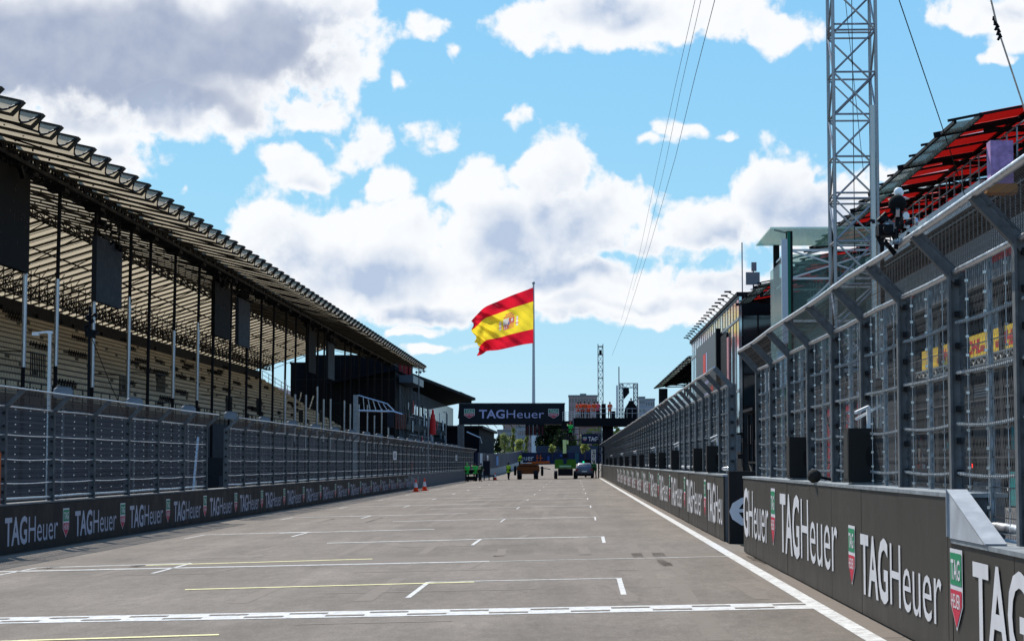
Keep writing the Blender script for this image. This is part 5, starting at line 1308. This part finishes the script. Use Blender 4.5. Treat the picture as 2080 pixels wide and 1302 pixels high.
# far hoarding crossing the view where the track bends
t = thing('hoarding', 'long dark navy hoarding with white lettering where the track bends away', 'hoarding', (-12, 430, 0)); zb = P(1100, 944, 430).z; zt_ = P(1100, 919, 430).z
MB().box(-1.5, 24, 0, .4, zb - .6, zt_).build('board', m_navy, t)
b = MB(); g = text_geo('euer', -.004); x0 = P(1058, 930, 430).x + 12; x1 = P(1084, 930, 430).x + 12; b.add(fit(g, x0, x1, P(1, 935, 430).z, P(1, 926, 430).z, 0, .55)); b.build('lettering', m_letter, t, loc=(0, -.05, 0)).rotation_euler = ROT_F
for (xa, xb, ya, yb, mt) in ((1137, 1146, 923, 927, mat('blue_panel', (.03, .07, .22), .5)), (1112, 1116, 926, 940, mat('blue_panel', (.03, .07, .22))), (1094, 1101, 924, 932, m_slate), (1168, 1176, 920, 943, mat('teal_dark', (.02, .07, .09), .5))):
    a = P(xa, yb, 429.8); c = P(xb, ya, 429.8); MB().box(a.x + 12, c.x + 12, -.12, -.02, a.z, c.z).build('colour_patch', mt, t)
t2, w2, h2 = board(1090, 1235, 905, 921, 445, 'hoarding', 'upper dull blue mesh screen rising behind the navy hoarding', 'hoarding', m_navy2)
# left hoarding beyond the gantry, continuing the left wall, low concrete under it
t = thing('barrier_wall', 'far stretch of left wall with dark blue boards beyond the gantry', 'wall', (-11.5, 240, 0))
n = 12; b = MB(); bc = MB()
for i in range(n):
    ya, yb = 240 + i * 16, 240 + (i + 1) * 16
    za, zb_ = gz(-11.5, ya), gz(-11.5, yb)
    xa = -11.5 + max(0, ya - 330) * .006; xb = -11.5 + max(0, yb - 330) * .006
    for (bb, z0, z1, dx) in ((bc, -.3, 1.0, 0), (b, 1.0, 3.1, -.1)):
        v = [(xa + dx + 11.5, ya - 240, za + z0), (xb + dx + 11.5, yb - 240, zb_ + z0), (xb + dx + 11.5, yb - 240, zb_ + z1), (xa + dx + 11.5, ya - 240, za + z1)]
        bb.quad(*v); bb.quad(*[(p[0] - .3, p[1], p[2]) for p in v][::-1]); bb.quad(v[3], v[2], (v[2][0] - .3, v[2][1], v[2][2]), (v[3][0] - .3, v[3][1], v[3][2]))
b.quad((0, 0, 1 - .24), (0, 0, 3.1 - .24), (-.4, 0, 3.1 - .24), (-.4, 0, 1 - .24))
bc.build('concrete', m_conc, t); b.build('blue_board', m_navy, t)
o = MB().box(.02, .06, 24, 28, 1.2, 2.6).build('white_sign', m_white, t); b = MB(); b.add(fit(text_geo('150', .01), 0, 1.9, 0, .8)); b.build('lettering', m_black, o, loc=(.07, 24.6, 1.5)).rotation_euler = ROT_L
MB().box(-.07, -.02, 58, 66, 1.2, 2.6).build('blue_sign', mat('bright_blue', (.03, .16, .42), .5), t)
for y, z in ((128, 2.05), (196, 2.05)):
    q = thing('distance_board', ['small white notice board fixed on the left fence at mid distance', 'small white notice board on the left fence close to the gantry'][y > 150], 'board', (XL - .1, y, gL + z)); MB().box(0, .04, 0, 2.2, 0, .55).build('board', m_white, q); b = MB()
    for k in range(3): b.box(.041, .045, .4 + k * .5, .7 + k * .5, .1, .45)
    b.build('dark_marks', m_gray, q)
q = thing('distance_board', 'tall white vertical board with dark characters at the end of the left fence', 'board', P(975, 938, 208)); b = MB(); b.box(0, .25, 0, .04, -.6, .9); b.build('board', m_white, q)
# 200 board on the right and second gantry sign
q = thing('distance_board', 'white vertical board reading 200 at the far end of the right fence', 'board', P(1201, 941, 214)); w_ = .5; MB().box(0, w_, 0, .05, 0, 1.5).build('board', m_white, q)
for k, ch in enumerate('200'): b = MB(); b.add(fit(text_geo(ch, .01), .1, .38, 0, .36)); b.build('character', m_black, q, loc=(0, -.01, 1.06 - k * .47)).rotation_euler = ROT_F
t3, w3, h3 = board(1181, 1222, 881, 901, 330, 'sign_gantry', 'second smaller gantry sign with white letters seen under the footbridge', 'gantry', m_navy, 1.0)
b = MB(); b.add(fit(T_TAG, w3 * .34, w3 * .80, h3 * .28, h3 * .72)); b.build('lettering', m_letter, t3, loc=(0, -.04, 0)).rotation_euler = ROT_F
q = badge(.62, .62).build('badge', MB3, t3, loc=(w3 * .17, -.04, h3 * .5)); q.rotation_euler = ROT_F
b = MB(); lattice(b, w3, w3 + .7, 0, .7, -8, h3 + 1.5, 1.0, .07, .04); b.build('tower', m_galv, t3)
t = thing('signal_trailer', 'dark trailer box showing a small green lamp right of the boom lift', 'trailer', on(1197, 218)); MB().box(-.55, .55, 0, 1, .5, 1.9).build('box', m_black, t); MB().box(-.72, -.55, .0, .1, 1.2, 1.75).build('green_lamp', mat('green_lamp', (.02, .4, .2), .4, emit=((.02, .9, .4), .7)), t); wheel(t, -.4, .4, .3, .2); wheel(t, .4, .4, .3, .2)
person(on(1208, 204), R(200), 'person in dark green clothes squeezed between the car and the right fence', mat('forest_green', (.02, .10, .03), .7), l_bk, None, 'lean')
t = thing('signal_post', 'dark post with cameras at the far end of the right fence', 'post', on(1216, 206)); MB().tube([(0, 0, 0), (0, 0, 3.9)], .07, 6).build('post', m_dark, t); b = MB()
for k in range(16): p = Vector((random.uniform(-.35, .3), random.uniform(-.1, .1), random.uniform(2.5, 3.8))); b.bar(p, p + Vector((random.uniform(-.2, .2), 0, random.uniform(-.3, .3))), .1)
b.build('camera_cluster', m_black, t)

# ------------------------------------------------------------------ flag
DF = 500
fx = P(1084, 900, DF).x; zt = P(1084, 575, DF).z
t = thing('flagpole', 'very tall pale flagpole rising behind the start gantry', 'flagpole', (fx, DF, 0))
MB().tube([(0, 0, 0), (0, 0, zt)], [.52, .20], 14).build('pole', mat('pole_paint', (.36, .38, .40), .4, .2), t); b = MB(); b.add(ball(.4, 10, 6), Matrix.Translation((0, 0, zt))); b.build('finial', m_galv, t)
MB().prism([(-.55, -3), (.55, -3), (.52, 8.6), (-.52, 8.6)], 'y', -.5, .5).build('pedestal', m_pale, t)
fl_ = thing('flag', 'huge waving red and yellow flag with a coat of arms on the tall pole', 'flag', (fx, DF, 0))
TOP = [(1083, 584), (1062, 592), (1040, 600), (1012, 612), (985, 624), (968, 640), (957, 652)]
BOT = [(1083, 697), (1062, 700), (1035, 706), (1012, 711), (990, 713), (982, 718), (972, 723)]
def lerpc(C_, u):
    u = max(0, min(1, u)) * (len(C_) - 1); i = min(int(u), len(C_) - 2); f = u - i
    g = lambda k: C_[max(0, min(len(C_) - 1, k))]
    p0, p1, p2, p3 = g(i - 1), g(i), g(i + 1), g(i + 2)
    return [.5 * (2 * p1[a] + (p2[a] - p0[a]) * f + (2 * p0[a] - 5 * p1[a] + 4 * p2[a] - p3[a]) * f * f + (3 * p1[a] - p0[a] - 3 * p2[a] + p3[a]) * f ** 3) for a in (0, 1)]
def flagpt(u, v, off=0.0):
    a = lerpc(TOP, u); c = lerpc(BOT, u); px = a[0] + (c[0] - a[0]) * v; py = a[1] + (c[1] - a[1]) * v
    ph = 9 * u + 5.0 * v; dep = (1.3 * u ** .5) * (math.sin(ph * 1.3) * .9 + .55 * math.sin(ph * 3.1 + 2 * v) + .30 * math.sin(14 * u - 11 * v) + .34 * math.sin(25 * u + 21 * v + 2 * math.sin(5 * u)) + .16 * math.sin(52 * u + 37 * v))
    if u > .93: px += math.sin(v * 17) * 3.5 * (u - .93) / .07; py += 0
    if u > .85 and .62 < v < .8: px += 6 * (u - .85) / .15
    q = P(px, py, DF + dep - 1) ; q.y -= off; return (q.x - fx, q.y - DF, q.z)
m_fr = mat('flag_red', (.62, .012, .03), .65, 0, .06, 3, trans=.45); m_fy = mat('flag_yellow', (.82, .62, .04), .65, 0, .06, 3, trans=.45)
m_cw = mat('crest_white', (.72, .66, .60), .6, trans=.45); m_cf = mat('crest_faded_red', (.62, .13, .10), .6, trans=.45); m_cs = mat('crest_striped', (.72, .34, .06), .6, trans=.45); m_cb = mat('crest_blue', (.12, .16, .40), .6, trans=.4)
cu, cv = .36, .50
CREST = [(cu - .075, cv - .08, cu, cv + .03, 3), (cu, cv + .03, cu + .07, cv + .13, 3), (cu, cv - .08, cu + .075, cv + .03, 2), (cu - .07, cv + .03, cu, cv + .13, 4), (cu - .012, cv, cu + .012, cv + .05, 5),
         (cu - .055, cv - .06, cu - .03, cv - .0, 2), (cu + .02, cv + .05, cu + .03, cv + .12, 2), (cu + .045, cv + .05, cu + .055, cv + .12, 2),
         (cu - .07, cv - .125, cu + .07, cv - .10, 3), (cu - .045, cv - .165, cu + .045, cv - .14, 3), (cu - .012, cv - .18, cu + .012, cv - .16, 4),
         (cu - .125, cv - .07, cu - .10, cv + .11, 2), (cu + .10, cv - .07, cu + .125, cv + .11, 2),
         (cu - .14, cv - .02, cu - .085, cv - .005, 3), (cu - .14, cv + .05, cu - .085, cv + .065, 3), (cu + .085, cv - .02, cu + .14, cv - .005, 3), (cu + .085, cv + .05, cu + .14, cv + .065, 3)]
b = MB(); NU, NV = 200, 120
for j in range(NV + 1):
    for i in range(NU + 1): b.v.append(flagpt(i / NU, j / NV))
for j in range(NV):
    for i in range(NU):
        a = j * (NU + 1) + i; mi = 0 if (j < 30 or j >= 90) else 1; uu, vv = (i + .5) / NU, (j + .5) / NV
        if mi and .2 < uu < .52:
            for (u0, v0, u1, v1, k) in CREST:
                if u0 <= uu < u1 and v0 <= vv < v1: mi = k
        b.f.append((a, a + 1, a + NU + 2, a + NU + 1)); b.m.append(mi)
cl = b.build('cloth', [m_fr, m_fy, m_cw, m_cf, m_cs, m_cb], fl_, True)

# ------------------------------------------------------------------ distant buildings
def tower(px0, px1, pytop, d, lab, mt, depth=18, roofbox=None, floors=None, cols=None, wm=None):
    a = P(px0, pytop, d); c = P(px1, pytop, d); wd_ = c.x - a.x; h = a.z
    t = thing('apartment_building', lab, 'building', (a.x, d, 0)); MB().box(0, wd_, 0, depth, -2, h).build('wall', mt, t)
    MB().box(-.2, wd_ + .2, -.2, depth, h, h + .6).build('roof_edge', m_gray, t)
    fl2 = floors or int(h / 3.2); cl2 = cols or max(3, int(wd_ / 3))
    wp = MB().box(0, wd_ / cl2 * .5, -.06, -.01, 0, 1.5).build('window', wm or m_glassd, t); k = 0
    for f in range(fl2):
        for c_ in range(cl2):
            z = h - 2.6 - f * (h / fl2)
            if z < 3 or k > 95: continue
            o = wp if k == 0 else dup(wp, t); o.location = (wd_ / cl2 * (c_ + .25), 0, z); k += 1
    if roofbox: q0 = P(roofbox[0], roofbox[2], d); q1 = P(roofbox[1], roofbox[2], d); MB().box(q0.x - a.x, q1.x - a.x, 2, 8, h, q0.z).build('lift_housing', m_gray, t)
    return t
m_pink = mat('pinkish_render', (.30, .22, .22), .85, 0, .2, .06); m_bg = mat('bluish_render', (.26, .28, .31), .85, 0, .15, .06); m_brick = mat('dull_brick', (.22, .13, .12), .85, 0, .25, .08)
tower(1155, 1213, 805, 900, 'pinkish apartment block with a lift housing behind the footbridge group', m_pink, roofbox=(1178, 1191, 799), floors=9, cols=10)
tower(1298, 1310, 808, 900, 'narrow bluish tower block just right of the lattice arch', m_bg, floors=8, cols=3)
tower(1306, 1330, 812, 950, 'stepped grey tower block farther right of the lattice arch', m_bg, floors=8, cols=5)
tower(1022, 1110, 857, 760, 'low pinkish housing row seen just under the gantry', m_pink, floors=5, cols=18)
tower(1048, 1068, 868, 700, 'pale grey office front between the trees under the gantry', m_bg, floors=5, cols=5)
tower(1176, 1222, 866, 640, 'red brick housing block under the footbridge, left of the pier', m_brick, floors=5, cols=9)
tower(1084, 1100, 872, 690, 'small dark framed office front right of the flagpole base', m_slate, floors=4, cols=4, wm=mat('pale_window', (.4, .42, .44), .2))
tower(1011, 1048, 876, 620, 'dull white flat building left of the yellow green tree', mat('dull_render', (.24, .24, .25), .8, 0, .15, .1), floors=3, cols=8)

# ------------------------------------------------------------------ trees
def tree(px, pyb, pyt, wpx, d, lab, cols, n=900, grp='trees beyond the track', shape='round', seed=1):
    rs_ = random.Random(seed); base = P(px, pyb, d); h = P(px, pyt, d).z - base.z; w2_ = wpx * d / F / 2
    t = thing('tree', lab, 'tree', (base.x, d, base.z), 0, grp)
    b = MB(); b.tube([(0, 0, -1), (.1, 0, h * .3), (0, .1, h * .65)], [h * .03, h * .022, h * .01], 7)
    for k in range(6):
        a = k * 1.05; b.tube([(0, 0, h * (.28 + .06 * k)), (math.cos(a) * w2_ * .6, math.sin(a) * w2_ * .6, h * (.5 + .06 * k))], [h * .012, h * .005], 5)
    b.build('trunk', mat('bark', (.07, .055, .04), .9, 0, .3), t)
    blobs = []
    for k in range(11 if shape == 'round' else 8):
        u = rs_.uniform(.30, .92); rr = w2_ * (math.sin(u * math.pi) ** .6 if shape == 'round' else .55 * (1.1 - u * .7))
        blobs.append((rs_.uniform(-.6, .6) * rr, rs_.uniform(-.6, .6) * rr, u * h, rs_.uniform(.28, .5) * w2_ * (1 if shape == 'round' else .8)))
    b = MB(); ls = max(.22, w2_ * .085)
    for k in range(n):
        c_ = blobs[rs_.randrange(len(blobs))]; v = Vector((rs_.gauss(0, 1), rs_.gauss(0, 1), rs_.gauss(0, 1))).normalized() * c_[3] * rs_.uniform(.55, 1.08)
        p = Vector(c_[:3]) + Vector((v.x, v.y, v.z * 1.15)); a = Vector((rs_.gauss(0, 1), rs_.gauss(0, 1), rs_.gauss(0, 1))).normalized(); e = a.cross(Vector((rs_.gauss(0, 1), .3, 1))).normalized()
        s_ = ls * rs_.uniform(.6, 1.3); b.quad(p - a * s_, p + e * s_ * .6, p + a * s_, p - e * s_ * .6, rs_.randrange(len(cols)))
    b.build('crown', cols, t); return t
G1 = [mat('leaf_dark', (.025, .045, .015), .7, trans=.25), mat('leaf_mid', (.045, .075, .02), .7, trans=.3)]
G2 = [mat('leaf_olive', (.16, .19, .06), .7, trans=.45), mat('leaf_light', (.26, .29, .09), .7, trans=.5)]
G3 = [mat('leaf_yellow', (.36, .38, .10), .7, trans=.5), mat('leaf_light', (.17, .19, .045))]
DK = [mat('leaf_blackish', (.012, .022, .012), .8), mat('leaf_dark', (.025, .045, .015))]
tree(1042, 924, 866, 20, 480, 'slender yellow green poplar standing just right of the left hoarding', G3, 1100, shape='tall', seed=2)
tree(1024, 926, 880, 32, 470, 'olive bushy tree at the left end under the gantry', G2, 900, seed=3)
tree(1056, 926, 893, 26, 450, 'low feathery yellow green tree above the orange telehandler', G3, 900, seed=4)
tree(1070, 922, 880, 18, 500, 'thin pale green tree beside the flagpole base', G2, 600, shape='tall', seed=5)
tree(1120, 925, 856, 96, 470, 'broad dark tree filling the right half under the gantry', DK, 4200, seed=6)
tree(1146, 925, 874, 52, 440, 'dark green tree behind the boom lift', DK, 1500, seed=7)
tree(1098, 924, 888, 20, 520, 'small pale leafed tree right of the flagpole base', G2, 500, seed=8)
tree(1122, 924, 902, 16, 430, 'low yellow green bush in front of the broad dark tree', G3, 500, seed=9)
tree(1188, 925, 898, 20, 420, 'yellow green bush under the second sign gantry', G3, 700, seed=10)
tree(1164, 925, 884, 22, 520, 'mid green tree between the boom lift and the sign gantry', G1, 700, seed=11)
tree(1010, 925, 886, 22, 430, 'dark tree at the very left behind the hoarding end', DK, 800, seed=12)
# distant wooded ground that reads as one mass
b = MB(); rs_ = random.Random(9)
for k in range(5200):
    x = rs_.uniform(-160, 190); y = rs_.uniform(540, 600); z = 8 + 3.5 * math.sin(x * .07) + 2 * math.sin(x * .23) + rs_.uniform(-7, 0); p = Vector((x, y, z)); a = Vector((rs_.gauss(0, 1), rs_.gauss(0, 1), rs_.gauss(0, 1))).normalized(); e = a.cross(Vector((.2, .3, 1))).normalized()
    b.quad(p - a, p + e * .7, p + a, p - e * .7, rs_.randrange(2))
tag(b.build('far_woodland', G1), 'low dark green woodland closing the view beyond the hoardings', 'woodland', kind='stuff')

o0 = P(1016, 905, 330); t = thing('pavilion', 'long low black pavilion with grey curtain strips beyond the left end of the gantry', 'pavilion', (-30, 312, 0))
MB().box(10, 15.2, 0, 60, 0, 7.0).build('wall', m_blk, t); MB().box(9.7, 15.8, -.5, 61, 7.0, 7.4).build('roof', m_black, t)
wp = MB().box(15.2, 15.3, 0, 1.6, 3.0, 5.6).build('curtain_strip', m_slate, t)
for k in range(1, 16): dup(wp, t, (0, 3.6 * k, random.uniform(-.4, .3)))
b = MB(); b.tube([P(948, 877, 208) - Vector((-30, 262, 0)), P(976, 889, 208) - Vector((-30, 262, 0)), P(979, 900, 208) - Vector((-30, 262, 0))], .07, 6)
q = thing('pipe_rail', 'pale bent pipe rail behind the end of the left fence', 'rail', (-30, 262, 0)); b.build('pipe', m_alu, q)

# ------------------------------------------------------------------ timing stands on the pit lane side of the near pit wall
def timing_stand(y, lab, mt):
    t = thing('timing_stand', lab, 'timing stand', (5.3, y, .05), 0, 'timing stands behind the near pit wall')
    b = MB()
    for (x, yy) in ((-.6, 0), (.6, 0), (-.6, 2.6), (.6, 2.6), (-.6, 1.3), (.6, 1.3)): b.bar((x, yy, 0), (x, yy, 2.9), .06)
    for z in (.55, 1.6, 2.9):
        for x in (-.6, .6): b.bar((x, 0, z), (x, 2.6, z), .05)
        for yy in (0, 1.3, 2.6): b.bar((-.6, yy, z), (.6, yy, z), .05)
    b.bar((-.6, 0, .55), (-.6, 2.6, 1.6), .04); b.bar((.6, 0, 1.6), (.6, 2.6, 2.9), .04); b.build('frame', m_dark, t)
    MB().box(-.75, .8, -.1, 2.7, 2.93, 3.0).build('roof', m_black, t); MB().box(.55, .62, .1, 2.5, .6, 1.5).build('side_panel', mt, t)
    for k in range(3): MB().box(-.5, -.42, .15 + k * .8, .8 + k * .8, 1.75, 2.2).build('monitor', m_black, t)
    MB().box(-.2, .3, .1, 2.5, .5, .56).build('bench', m_slate, t); return t
timing_stand(44.5, 'timing stand with a deep red side panel behind the near pit wall', mat('deep_red', (.30, .012, .03)))
timing_stand(51, 'timing stand with a pale side panel farther behind the pit wall', m_pale)
timing_stand(33.5, 'timing stand with a dark slate side panel nearest behind the pit wall', m_slate)
t = thing('sheet_cover', 'pale patterned sheet over low dark machinery behind the lower wall step', 'cover', (7.4, 27, .05))
b = MB(); b.prism([(0, 0), (2.6, 0), (2.4, .55), (1.5, .8), (.6, .62)], 'x', 0, 1.2); b.build('sheet', mat('sheet_lilac', (.42, .40, .46), .7, 0, .5, 5), t)
MB().prism([(2.6, 0), (4.2, 0), (4.0, .5), (2.7, .7)], 'x', .1, 1.1).build('machinery', mat('navy_gloss', (.01, .03, .09), .3, 0, .3, 4), t)
t = thing('tyre_rack', 'black tyre rack frame with red tagged tyres behind the lower wall step', 'rack', (6.6, 25, .05))
b = MB()
for x in (0, 1.0): b.bar((x, 0, 0), (x, 0, 1.9), .06); b.bar((x, 1.6, 0), (x, 1.6, 1.9), .06); b.bar((x, 0, 1.0), (x, 1.6, 1.0), .05); b.bar((x, 0, 1.9), (x, 1.6, 1.9), .05)
b.bar((0, 0, 1.9), (1, 0, 1.9), .05); b.bar((0, 0, 1.0), (1, 0, 1.0), .05); b.build('frame', m_galvd, t)
for k in range(4):
    w_ = MB().tube([(.1, .35 + .9 * (k % 2), .35 + 1.0 * (k // 2)), (.9, .35 + .9 * (k % 2), .35 + 1.0 * (k // 2))], .33, 18).build('tyre', m_rubber, t)
    MB().tube([(.05, .35 + .9 * (k % 2), .35 + 1.0 * (k // 2)), (.09, .35 + .9 * (k % 2), .35 + 1.0 * (k // 2))], .12, 12).build('red_tag', m_redp, w_)
